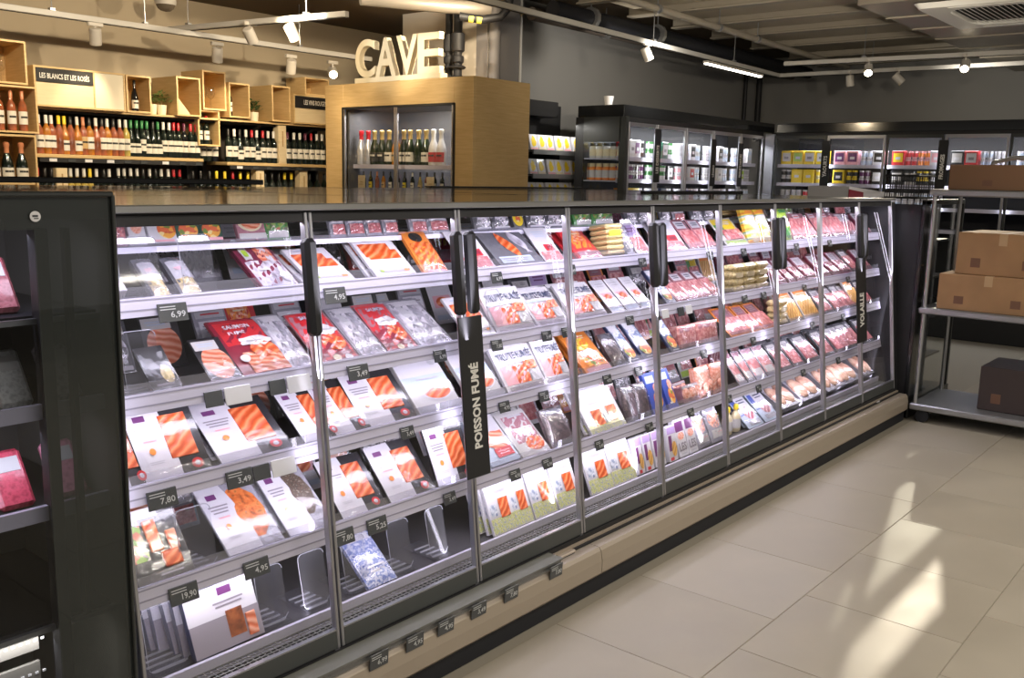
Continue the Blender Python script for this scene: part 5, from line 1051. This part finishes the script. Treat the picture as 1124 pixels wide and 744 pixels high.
bottle('b', 'black', 'black', 'white', (5.13, 7.68, 2.114), 'single dark bottle with large white label in open oak box', 'bottles in the open oak boxes', .26)
glassm = clear('wine_glass', (.96, .96, .96), 1.8)
for x, z, s_ in ((4.875, 2.166, 'first wine glass in the raised oak box'), (4.955, 2.166, 'second wine glass in the raised oak box'), (3.06, 2.24, 'wine glass in the high oak box at the shelving end'), (3.16, 2.24, 'second glass in the high oak box at the shelving end')):
    t = empty('wine_glass', (x, 7.70, z), (0, 0, 0), s_, 'glass', 'wine glasses')
    b = MB(); b.lathe([(.034, 0), (.032, .003), (.006, .006), (.004, .085)], 14); b.build('stem', glassm, t, smooth=60)
    b = MB(); b.lathe([(.004, .085), (.026, .10), (.038, .13), (.036, .165), (.030, .19), (.0285, .19), (.034, .165), (.036, .13), (.024, .103), (.001, .088)], 16); b.build('bowl', glassm, t, smooth=60)
t = empty('wooden_wedge', (4.61, 7.62, 2.097), (0, 0, 0), 'triangular wooden wedge lying in the open oak box', 'wood block')
b = MB(); b.prism([(-.055, 0), (.09, 0), (-.055, .17)], 0, .06); b.prism([(-.04, .03), (.02, .03), (.02, .06), (-.04, .06)], -.002, 0); b.build('wedge', M['pale'], t)
leaf = mat('leaf_green', (.16, .26, .07), .5, var=.4, bscale=30); leafd = mat('leaf_dark', (.05, .13, .04), .5, var=.4, bscale=30)
for (x, z, s_, m, n, sp) in ((4.365, 2.082, 'pale pot with a sparse green plant beside the dark bottle box', leaf, 60, .075), (4.455, 2.082, 'pale pot with a bushy variegated plant beside the wedge box', leaf, 130, .10), (5.395, 2.082, 'pale pot with a dark leafy plant beside the empty box', leafd, 130, .10)):
    t = empty('potted_plant', (x, 7.68, z), (0, 0, 0), s_, 'plant', 'small potted plants')
    b = MB(); b.lathe([(.036, 0), (.045, .085), (.041, .085), (.038, .07)], 14); b.build('pot', M['cream'], t, smooth=40)
    b = MB(); b.tube([(0, 0, .06), (.004, 0, .12)], .004, 6); b.build('stem', M['oakdark'], t)
    b = MB()
    for k in range(n):
        a = random.uniform(0, 6.28); e = random.uniform(.1, 1.3); r = sp * random.uniform(.35, 1.0); c = Vector((r * math.cos(a) * math.cos(e), r * math.sin(a) * math.cos(e), .10 + r * math.sin(e) * 1.1))
        u = Vector((math.cos(a), math.sin(a), random.uniform(-.3, .6))).normalized() * .022; v = Vector((-math.sin(a), math.cos(a), random.uniform(-.4, .4))).normalized() * .010
        b.add([c - u, c + v, c + u, c - v], [(0, 1, 2, 3)])
    o = b.build('foliage', [m], t); o['kind'] = 'stuff'

# ------------------------------------------------------------------ oak wine cooler with its letters
CX, CY0, CY1, CT = 5.891, 5.355, 7.245, 2.433
ck = empty('wine_cooler_cabinet', (0, 0, 0), (0, 0, 0), 'oak-clad wine cooler with two glass doors, letters standing on top', 'cabinet')
for nm, a, b_ in (('stile', (CX, CY0, 0), (CX + .03, CY0 + .215, CT)), ('stile', (CX, 6.99, 0), (CX + .03, CY1, CT)), ('header', (CX, CY0 + .216, 2.225), (CX + .03, 6.989, CT)),
                  ('side_panel', (CX + .03, CY0, 0), (6.63, CY0 + .03, CT)), ('side_panel', (CX + .03, CY1 - .03, 0), (6.63, CY1, CT)), ('top_panel', (CX + .03, CY0 + .03, CT - .03), (6.63, CY1 - .03, CT))):
    mb = MB(); mb.box(a, b_, ch=.0015); mb.build(nm, M['oak'], ck)
mb = MB(); mb.box((6.55, 5.42, .1), (6.60, 7.18, 2.3)); mb.box((5.95, 5.56, 1.0), (6.6, 5.59, 2.22)); mb.box((5.95, 6.97, 1.0), (6.6, 7.0, 2.22)); mb.box((5.95, 5.5, 2.215), (6.6, 7.05, 2.25)); mb.build('lining', mat('cooler_lining', (.09, .09, .10), .4), ck)
for y0, y1 in ((5.578, 6.276), (6.284, 6.982)):
    dr = empty('door'); dr.parent = ck
    mb = MB(); mb.box((CX + .004, y0 + .014, 1.0), (CX + .010, y1 - .014, 2.205)); mb.build('glass_pane', M['glass'], dr)
    mb = MB()
    for a in (y0, y1 - .016): mb.box((CX - .004, a, 1.0), (CX + .016, a + .016, 2.218))
    mb.build('stile', M['alu'], dr)
mb = MB(); mb.box((CX - .006, 5.56, 2.206), (CX + .03, 7.0, 2.226)); mb.box((CX - .006, 5.555, 1.0), (CX + .03, 5.578, 2.22)); mb.box((CX - .006, 6.982, 1.0), (CX + .03, 7.004, 2.22)); mb.build('door_frame', M['black'], ck)
for z in (1.705, 1.462):
    mb = MB(); mb.box((6.0, 5.6, z - .012), (6.5, 6.96, z)); sh = mb.build('glass_shelf', M['plastic'], ck)
    mb = MB(); mb.box((5.985, 5.6, z - .034), (6.0, 6.96, z + .004)); mb.build('shelf_edge', M['lip'], sh)
row('c.whiteb.white.r c.whiteb.white.r c.champ.gold.w c.champ.gold.- c.champ.gold.w c.champ.gold.w c.honey.gold.o c.champ.gold.w c.champ.gold.k c.champ.gold.k c.silver.red.- c.silver.red.-', 5.80, 6.93, 6.02, 1.705, 'along the upper cooler shelf', 'bottles on the upper cooler shelf', axis='y', h=.315)
row('b.dark.black.w b.dark.black.w b.rose.black.w u.pale.black.o b.dark.white.w b.dark.black.y b.dark.black.w b.dark.black.w b.honey.black.o b.rose.salmon.- b.dark.black.y b.dark.black.y', 5.80, 6.93, 6.04, 1.462, 'along the lower cooler shelf', 'small bottles on the lower cooler shelf', axis='y', h=.185)
for yy, s_ in ((5.95, 'nearer the hinge of the cooler door'), (6.86, 'at the far end of the lower cooler shelf')):
    t = empty('price_board', (6.0, yy, 1.462), (0, 0, 0), 'small pale wooden price board ' + s_, 'board', 'price boards in the cooler')
    b = MB(); b.box((-.006, -.045, 0), (.006, .045, .145), ch=.002); b.build('panel', M['pale'], t)
    b = MB(); b.box((-.0072, -.025, .06), (-.006, .025, .066)); b.box((-.0072, -.025, .08), (-.006, .015, .086)); b.build('print', M['oakdark'], t)
cv = empty('letter_sign', (CX + .03, 6.28, CT), (0, 0, math.radians(-90)), 'large cream standing letters on top of the oak wine cooler', 'sign')
mb = MB(); mb.box((-.545, -.03, 0), (.545, .06, .045), ch=.003); mb.build('base', M['cream'], cv)
for ch_, c in zip('CAVE', (-.405, -.135, .135, .40)):
    vs, fs = text_geo(ch_, .08, .018, 8); xs = [v[0] for v in vs]; ys = [v[1] for v in vs]; sx = .262 / (max(xs) - min(xs)); sy = .335 / (max(ys) - min(ys))
    mb = MB(); mb.add([(c + v[0] * sx, .0 - v[2] * .35, .045 + (v[1] - min(ys)) * sy) for v in vs], fs); mb.build('letter', M['cream'], cv)

# ------------------------------------------------------------------ fridges along the walls, with their stock
wf = empty('upright_display_fridge', (0, 0, 0), (0, 0, 0), 'black upright fridge row with glass doors along the grey wall', 'display fridge')
SZ = (1.14, 1.375, 1.61, 1.825)
FY = 5.095; FX0, FX1 = 7.77, 10.82; FZ = 2.17; FB = 5.68
mb = MB(); mb.box((FX0, FB - .1, .0), (FX1, FB, FZ)); mb.box((FX0, FY, 0), (FX1, FB, .35)); mb.box((FX0, FY + .02, FZ), (FX1, FB, FZ + .05)); mb.build('carcass', M['black'], wf)
mb = MB(); mb.box((FX0, FY + .02, FZ + .05), (FX1 + .3, FB - .02, FZ + .16), ch=.004); mb.build('header', M['blackgloss'], wf)
mb = MB(); mb.box((FX0, FY + .05, .36), (FX0 + .01, FB - .1, FZ - .18)); mb.build('side_glass', M['sideglass'], wf)
mb = MB(); mb.box((FX0 - .005, FY + .05, FZ - .19), (FX0 + .015, FB - .1, FZ + .05)); mb.box((FX0 - .005, FY - .01, 0), (FX0 + .05, FY + .06, FZ + .05)); mb.build('corner_post', M['anthracite'], wf)
DXS = [7.825, 8.36, 8.945, 9.54, 10.205, 10.80]
for i, (a, b_) in enumerate(zip(DXS[:-1], DXS[1:])):
    dr = empty('door'); dr.parent = wf
    mb = MB(); mb.box((a + .03, FY + .006, .40), (b_ - .03, FY + .012, FZ - .03)); mb.build('glass_pane', M['glass'], dr)
    mb = MB()
    for q, w in ((a + .004, .028), (b_ - .032, .028)): mb.box((q, FY - .006, .37), (q + w, FY + .02, FZ), ch=.003)
    mb.box((a + .03, FY - .004, FZ - .035), (b_ - .03, FY + .018, FZ)); mb.build('frame', M['alu'], dr)
for z in SZ:
    mb = MB(); mb.box((FX0 + .02, FY + .10, z - .012), (FX1 - .02, FB - .1, z)); sh = mb.build('shelf', M['lip'], wf)
    mb = MB(); mb.box((FX0 + .02, FY + .088, z - .02), (FX1 - .02, FY + .10, z + .02)); mb.build('shelf_edge', M['lip'], sh)
def vsign(par, body, place, t0, t1, s0, s1, w=.085):
    mb = MB(); vs = [place(p, q, s_) for q in (0, .006) for p, s_ in ((-w / 2, s0), (w / 2, s0), (w / 2, s1), (-w / 2, s1))]
    mb.add(vs, [(0, 1, 2, 3), (7, 6, 5, 4), (0, 4, 5, 1), (1, 5, 6, 2), (2, 6, 7, 3), (3, 7, 4, 0)]); sg = mb.build('aisle_sign', M['black'], par)
    mb = MB(); fit_text(mb, body, 0, 0, t1 - t0, w * .45, lambda a, c: place(-c, .007, (t0 + t1) / 2 + a), bold=.04); mb.build('lettering', M['paper'], sg)
for x, body, t0, t1, s0, s1 in ((8.36, 'LES DESSERTS', 1.69, 1.97, 1.60, 2.13), (9.54, 'LÉGERS', 1.67, 1.80, 1.57, 2.08), (10.19, 'YAOURTS NATURE', 1.67, 1.94, 1.57, 2.06)):
    vsign(wf, body, lambda p, q, s_, x=x: (x + p, FY - .008 - q, s_), t0, t1, s0, s1, .11)
bf = empty('upright_display_fridge', (0, 0, 0), (0, 0, 0), 'black upright fridge row with glass doors along the far wall', 'display fridge')
GX = 10.78
mb = MB(); mb.box((11.60, .2, 0), (11.72, 5.0, FZ)); mb.box((GX, .2, 0), (11.6, 5.0, .35)); mb.box((GX + .02, .2, FZ), (11.7, 5.0, FZ + .04)); mb.build('carcass', M['black'], bf)
mb = MB(); mb.box((GX + .0, .2, FZ + .035), (11.7, 4.93, FZ + .14), ch=.004); mb.build('header', M['blackgloss'], bf)
mb = MB(); mb.box((GX - .01, 4.95, 0), (GX + .06, 5.06, FZ + .02)); mb.build('corner_post', M['alu'], bf)
GYS = [4.95, 4.31, 3.645, 3.035, 2.40, 1.755, 1.12]
for i, (b_, a) in enumerate(zip(GYS[:-1], GYS[1:])):
    dr = empty('door'); dr.parent = bf
    mb = MB(); mb.box((GX + .006, a + .03, .40), (GX + .012, b_ - .03, FZ - .03)); mb.build('glass_pane', M['glass'], dr)
    mb = MB()
    for q in (a + .004, b_ - .030): mb.box((GX - .006, q, .37), (GX + .02, q + .026, FZ), ch=.003)
    mb.box((GX - .004, a + .03, FZ - .035), (GX + .018, b_ - .03, FZ)); mb.build('frame', M['alu'] if i % 2 else M['anthracite'], dr)
for z in SZ:
    mb = MB(); mb.box((GX + .10, .25, z - .012), (11.6, 4.93, z)); sh = mb.build('shelf', M['lip'], bf)
    mb = MB(); mb.box((GX + .088, .25, z - .02), (GX + .10, 4.93, z + .02)); mb.build('shelf_edge', M['lip'], sh)
vsign(bf, 'YAOURTS', lambda p, q, s_: (GX - .008 - q, 4.31 - p, s_), 1.70, 1.94, 1.55, 2.11, .10)
vsign(bf, 'FROMAGES', lambda p, q, s_: (GX - .008 - q, 3.035 - p, s_), 1.70, 1.96, 1.55, 2.11, .10)
BX = {}
def stock(name, lab, cat, col, dcol, w, h, d, loc, rz, group, kind='box'):
    key = (name, col, dcol, w, h, kind)
    if key in BX: return dup(BX[key], loc, (0, 0, rz), lab, group)
    t = empty(name, loc, (0, 0, rz), lab, cat, group); b = MB()
    if kind == 'box':
        b.box((-w / 2, 0, 0), (w / 2, d, h), ch=.003); b.build('carton', Q[col], t)
        b = MB(); b.box((-w * .38, -.0012, h * .30), (w * .38, 0, h * .86)); b.build('label', Q[dcol], t)
        b = MB(); b.box((-w * .2, -.002, h * .45), (w * .2, -.0012, h * .62)); b.build('print', Q['white'] if dcol != 'white' else Q['grey'], t)
    elif kind == 'pots':
        for k in range(2):
            for j in range(2):
                b = MB(); r = w * .23; b.lathe([(r * .82, 0), (r, h * .46), (r * 1.06, h * .48)], 8, c=((k - .5) * w * .5, d * .3, j * h * .5)); b.build('pot', Q[col], t, smooth=40)
                b = MB(); b.lathe([(r * .98, h * .12), (r * 1.0, h * .36)], 8, c=((k - .5) * w * .5, d * .3, j * h * .5)); b.build('label', Q[dcol], t, smooth=40)
    else:
        b.lathe([(w * .42, 0), (w * .5, h * .04), (w * .5, h * .7), (w * .4, h * .8)], 10, c=(0, w / 2, 0)); b.build('jar', Q[col], t, smooth=40)
        b = MB(); b.lathe([(w * .44, h * .8), (w * .44, h)], 10, c=(0, w / 2, 0)); b.build('lid', Q[dcol], t, smooth=40)
        b = MB(); b.lathe([(w * .508, h * .15), (w * .508, h * .6)], 10, c=(0, w / 2, 0)); b.build('label', Q['cream' if dcol != 'cream' else 'white'], t, smooth=40)
    BX[key] = t; return t
CN = dict(white='white', pale='pale', pink='pink', green='green', yellow='yellow', purple='violet', lightgrey='grey', black='black', red='red', off='off-white', cream='cream', orange='orange', blue='blue', navy='navy', lilac='lilac', dgreen='dark green', lime='lime')
SHN = {1.375: 'third shelf down', 1.61: 'middle shelf', 1.825: 'top shelf'}
FILL = {0: {1.825: 'pink.red.pots pink.red.pots off.white.box white.purple.box white.black.pots', 1.61: 'white.purple.pots off.red.pots white.purple.pots lightgrey.black.pots off.purple.pots', 1.375: 'orange.yellow.pots yellow.yellow.pots yellow.yellow.box yellow.lime.box white.yellow.pots'},
        1: {1.825: 'green.white.pots green.white.pots dgreen.white.box green.white.pots', 1.61: 'green.white.pots dgreen.white.pots green.white.pots black.white.box', 1.375: 'white.pale.pots white.pale.pots navy.white.box white.pale.pots'},
        2: {1.825: 'white.lightgrey.box white.pale.pots white.black.box off.pale.pots', 1.61: 'white.pink.pots off.lightgrey.pots white.red.box white.pale.pots', 1.375: 'white.pale.pots lightgrey.navy.pots white.blue.pots white.pale.pots'},
        3: {1.825: 'white.lightgrey.pots white.pale.pots white.black.box white.pale.pots', 1.61: 'white.lightgrey.pots white.lightgrey.pots off.white.box white.pale.pots', 1.375: 'white.navy.pots lightgrey.black.pots white.navy.pots white.pale.pots'},
        4: {1.825: 'white.pale.pots white.lightgrey.pots off.pale.box', 1.61: 'white.pale.pots white.lime.box white.lightgrey.pots', 1.375: 'white.navy.pots white.black.pots white.pale.pots'}}
for di, sh in FILL.items():
    a, b_ = DXS[di] + .04, DXS[di + 1] - .03
    for z, s_ in sh.items():
        L = s_.split()
        for i, q in enumerate(L):
            c, d_, k = q.split('.'); x = a + (b_ - a) * (i + .5) / len(L)
            hh = .17 if z == 1.825 else .15
            stock('yogurt_multipack' if k == 'pots' else 'dessert_carton', f'{CN[c]} {"yogurt pots" if k == "pots" else "carton"} with {CN[d_]} print, {ORD[i]} on the {SHN[z]}, {ORD[di]} wall fridge door', 'yogurt' if k == 'pots' else 'carton', c, d_, .112, hh * 1.1, .12, (x, FY + .115, z + .001), 0, 'dairy along the grey wall', k)
for z, c, d_, n, nm in ((1.825, 'off', 'black', 5, 'jar'), (1.61, 'orange', 'cream', 6, 'jar'), (1.375, 'cream', 'lime', 5, 'jar')):
    for i in range(n):
        stock('dessert_jar', f'{CN[c]} jar with {CN[d_]} lid behind the fridge side glass, {ORD[i]} on the {SHN[z]}', 'jar', c, d_, .078, .145 if z != 1.61 else .165, .1, (FX0 + .06, 5.20 + i * .082, z + .001), math.radians(-90), 'jars seen through the fridge side', 'jar')
FILL2 = {0: {1.825: 'yellow.white.box yellow.lime.box yellow.white.box yellow.white.box', 1.61: 'white.black.pots yellow.yellow.box yellow.yellow.box cream.yellow.pots', 1.375: 'off.lightgrey.pots white.lightgrey.pots off.red.pots lightgrey.black.pots'},
         1: {1.825: 'pink.purple.box pink.purple.box white.pale.pots white.black.box', 1.61: 'yellow.black.box yellow.black.pots white.purple.pots black.off.box', 1.375: 'off.red.pots white.red.pots off.lightgrey.pots white.lightgrey.pots'},
         2: {1.825: 'red.yellow.box pink.red.pots pink.orange.pots white.pink.box', 1.61: 'black.off.box black.off.pots yellow.black.pots lightgrey.black.pots', 1.375: 'white.pale.pots white.lightgrey.pots off.pale.pots white.pale.pots'},
         3: {1.825: 'black.off.box red.white.box white.pale.pots white.lightgrey.pots', 1.61: 'white.pale.pots white.lightgrey.pots navy.white.box white.pale.pots'},
         4: {1.825: 'white.pale.pots white.lightgrey.pots black.off.jar white.pale.pots', 1.61: 'white.pale.pots navy.white.box navy.white.box white.pale.pots'}}
for di, sh in FILL2.items():
    b_, a = GYS[di] - .04, GYS[di + 1] + .03
    for z, s_ in sh.items():
        L = s_.split()
        for i, q in enumerate(L):
            c, d_, k = q.split('.'); y = b_ - (b_ - a) * (i + .5) / len(L)
            nm = {'pots': ('yogurt_multipack', 'yogurt pots', 'yogurt'), 'box': ('dessert_carton', 'carton', 'carton'), 'jar': ('dessert_jar', 'jar', 'jar')}[k]
            stock(nm[0], f'{CN[c]} {nm[1]} with {CN[d_]} print, {ORD[i]} on the {SHN[z]}, {ORD[di]} far fridge door', nm[2], c, d_, .132, .175, .12, (GX + .115, y, z + .001), math.radians(-90), 'dairy along the far wall', k)

# open shelves of yellow-fronted cartons beside the oak cooler
os_ = empty('open_shelf_unit', (0, 0, 0), (0, 0, 0), 'black open shelf unit of yellow-fronted cartons beside the oak cooler', 'shelving')
mb = MB(); mb.box((7.0, 6.12, 0), (8.1, 6.16, 2.36)); mb.build('back_panel', M['black'], os_)
mb = MB(); mb.box((7.0, 5.9, 2.22), (7.765, 6.12, 2.37), ch=.004); mb.build('header', M['black'], os_)
YS = ((1.885, 6, (0, 0, 0, .02, .02, .05)), (1.655, 6, (0, 0, .03, .03, .03, .03)), (1.43, 6, (0, 0, .03, .03, .03, .06)))
for z, n, gap in YS:
    mb = MB(); mb.box((7.02, 5.72, z - .014), (8.0, 6.12, z)); sh = mb.build('shelf', M['black'], os_)
    mb = MB(); mb.box((7.14, 5.705, z - .04), (8.0, 5.72, z + .004)); mb.build('shelf_edge', M['zinc'], sh)
    for i in range(n):
        x = 7.215 + i * .128 + gap[i]
        t = empty('yogurt_carton', (x, 5.75, z), (math.radians(-14), 0, 0), f'white carton with yellow splash, {ORD[i]} on the {SHN[{1.885: 1.825, 1.655: 1.61, 1.43: 1.375}[z]]} of the open unit', 'carton', 'yellow-fronted cartons')
        b = MB(); b.box((-.061, 0, 0), (.061, .08, .152), ch=.003); b.build('carton', Q['white'], t)
        b = MB(); n_ = 14; b.add([(0, -.001, .078)] + [(.034 * (1 + .18 * math.cos(k * 3)) * math.cos(6.283 * k / n_), -.001, .078 + .052 * (1 + .18 * math.sin(k * 5)) * math.sin(6.283 * k / n_)) for k in range(n_)], [(0, k + 1, (k + 1) % n_ + 1) for k in range(n_)]); b.build('picture', Q['yellow'], t)
        b = MB(); b.box((-.055, -.001, .006), (.055, 0, .022)); b.build('print', Q['cream'] if i % 2 else Q['pink'], t)
t = empty('wall_fitting', (7.86, 5.36, 2.33), (0, 0, 0), 'small white cup-shaped fitting on the black fridge header', 'fitting')
b = MB(); b.lathe([(.035, 0), (.05, .09), (.047, .09), (.033, .004)], 16); b.build('cup', M['white'], t, smooth=40)
b = MB(); b.box((-.06, -.03, -.012), (.10, .03, 0)); b.build('mount', M['alu'], t)

# ------------------------------------------------------------------ things on the long case, and the trolley in the aisle
t = empty('meat_carton', (7.22, 2.64, 1.5365), (0, 0, math.radians(-6)), 'flat white and dark red carton lying on the far end case, behind the basket', 'carton')
b = MB(); b.prism([(-.42, 0), (.42, 0), (.42, .02), (-.42, .075)], -.16, .16); b.build('carton', M['white'], t)
b = MB(); b.prism([(-.425, .0), (-.20, 0), (-.20, .035), (-.425, .055)], -.163, -.16); b.build('print', Q['darkred'], t)
t = empty('wire_basket', (6.42, 2.02, 1.545), (0, 0, 0), 'black wire basket standing on the far end case beside the trolley', 'basket')
t.location = (7.16, 2.22, 1.5365)
bw, bd, bh_ = .20, .11, .16
b = MB()
for z in (.004, bh_): b.tube([(-bw, -bd, z), (bw, -bd, z), (bw, bd, z), (-bw, bd, z), (-bw, -bd, z)], .007, 6)
b.build('rim', M['black'], t)
for s_ in (-1, 1):
    b = MB()
    for k in range(9): b.tube([(-bw + 2 * bw * k / 8, s_ * bd, 0), (-bw + 2 * bw * k / 8, s_ * bd, bh_)], .003, 5)
    for k in range(1, 4): b.tube([(-bw, s_ * bd, bh_ * k / 4), (bw, s_ * bd, bh_ * k / 4)], .003, 5)
    b.build('wire_side', M['black'], t)
    b = MB()
    for k in range(7): b.tube([(s_ * bw, -bd + 2 * bd * k / 6, 0), (s_ * bw, -bd + 2 * bd * k / 6, bh_)], .003, 5)
    for k in range(1, 4): b.tube([(s_ * bw, -bd, bh_ * k / 4), (s_ * bw, bd, bh_ * k / 4)], .003, 5)
    b.build('wire_side', M['black'], t)
TX, TY = 7.06, 1.325
tr = empty('stock_trolley', (TX, TY, 0), (0, 0, 0), 'grey three-deck stock trolley loaded with cardboard boxes in the aisle', 'trolley')
hx, hy = .34, .63
for z, nm in ((.11, 'deck'), (.785, 'deck'), (1.585, 'deck')):
    b = MB(); b.box((-hx, -hy, z - .022), (hx, hy, z + .022), ch=.008); b.build(nm, M['zinc'], tr)
for sx in (-1, 1):
    for sy in (-1, 1):
        b = MB(); b.tube([(sx * (hx - .03), sy * (hy - .03), .10), (sx * (hx - .03), sy * (hy - .03), 1.60)], .014, 10); b.build('post', M['zinc'], tr, smooth=40)
        b = MB(); b.lathe([(.012, -.018), (.045, -.016), (.045, .016), (.012, .018)], 14); w = b.build('wheel', M['rubber'], tr, (sx * (hx - .05), sy * (hy - .08), .0455)); w.rotation_euler = (0, math.radians(90), 0)
        b = MB(); b.box((-.022, -.022, .03), (.022, .022, .05)); b.build('fork', M['zinc'], w); b = None
b = MB(); b.tube([(.20, -hy + .0, 1.60), (.20, -hy - .02, 1.80), (.20, .25, 1.83), (.20, .38, 1.80), (.20, .42, 1.60)], .016, 10); b.build('push_handle', M['zinc'], tr, smooth=50)
def cbox(name, loc, sz, m, label, tape=True):
    t = empty(name, loc, (0, 0, random.uniform(-.03, .03)), label, 'box', 'boxes on the stock trolley'); w, d, h = sz
    b = MB(); b.box((-w / 2, -d / 2, 0), (w / 2, d / 2, h), ch=.004); b.build('carton', m, t)
    if tape:
        b = MB(); b.box((-w / 2 - .0008, -.025, h * .72), (-w / 2, .025, h)); b.box((-w / 2, -.025, h), (w / 2, .025, h + .0008)); b.build('tape', mat('brown_tape', (.46, .32, .18), .3), t)
    for k in (-1, 1):
        b = MB(); b.box((-w / 2 - .001, k * d * .28 - .03, h * .18), (-w / 2, k * d * .28 + .03, h * .40)); b.build('print', mat('box_print', (.16, .08, .05), .7), t)
cbox('cardboard_box', (TX, TY - .02, 1.607), (.56, 1.10, .165), mat('dark_cardboard', (.20, .11, .06), .8), 'long flat dark brown box on the top deck of the trolley')
cbox('cardboard_box', (TX - .01, TY + .22, .807), (.58, .62, .24), M['cardboard'], 'wide brown box low on the middle deck of the trolley')
cbox('cardboard_box', (TX + .02, TY + .16, 1.048), (.54, .56, .28), M['cardboard'], 'brown box stacked on the wide box of the trolley')
cbox('cardboard_box', (TX - .02, TY - .36, .807), (.50, .46, .13), M['cardboard2'], 'low red-brown box beside the wide box on the middle deck')
cbox('crate', (TX + .04, TY - .02, .133), (.46, .50, .30), mat('dark_crate', (.05, .035, .035), .5), 'dark crate on the lowest deck of the trolley', False)
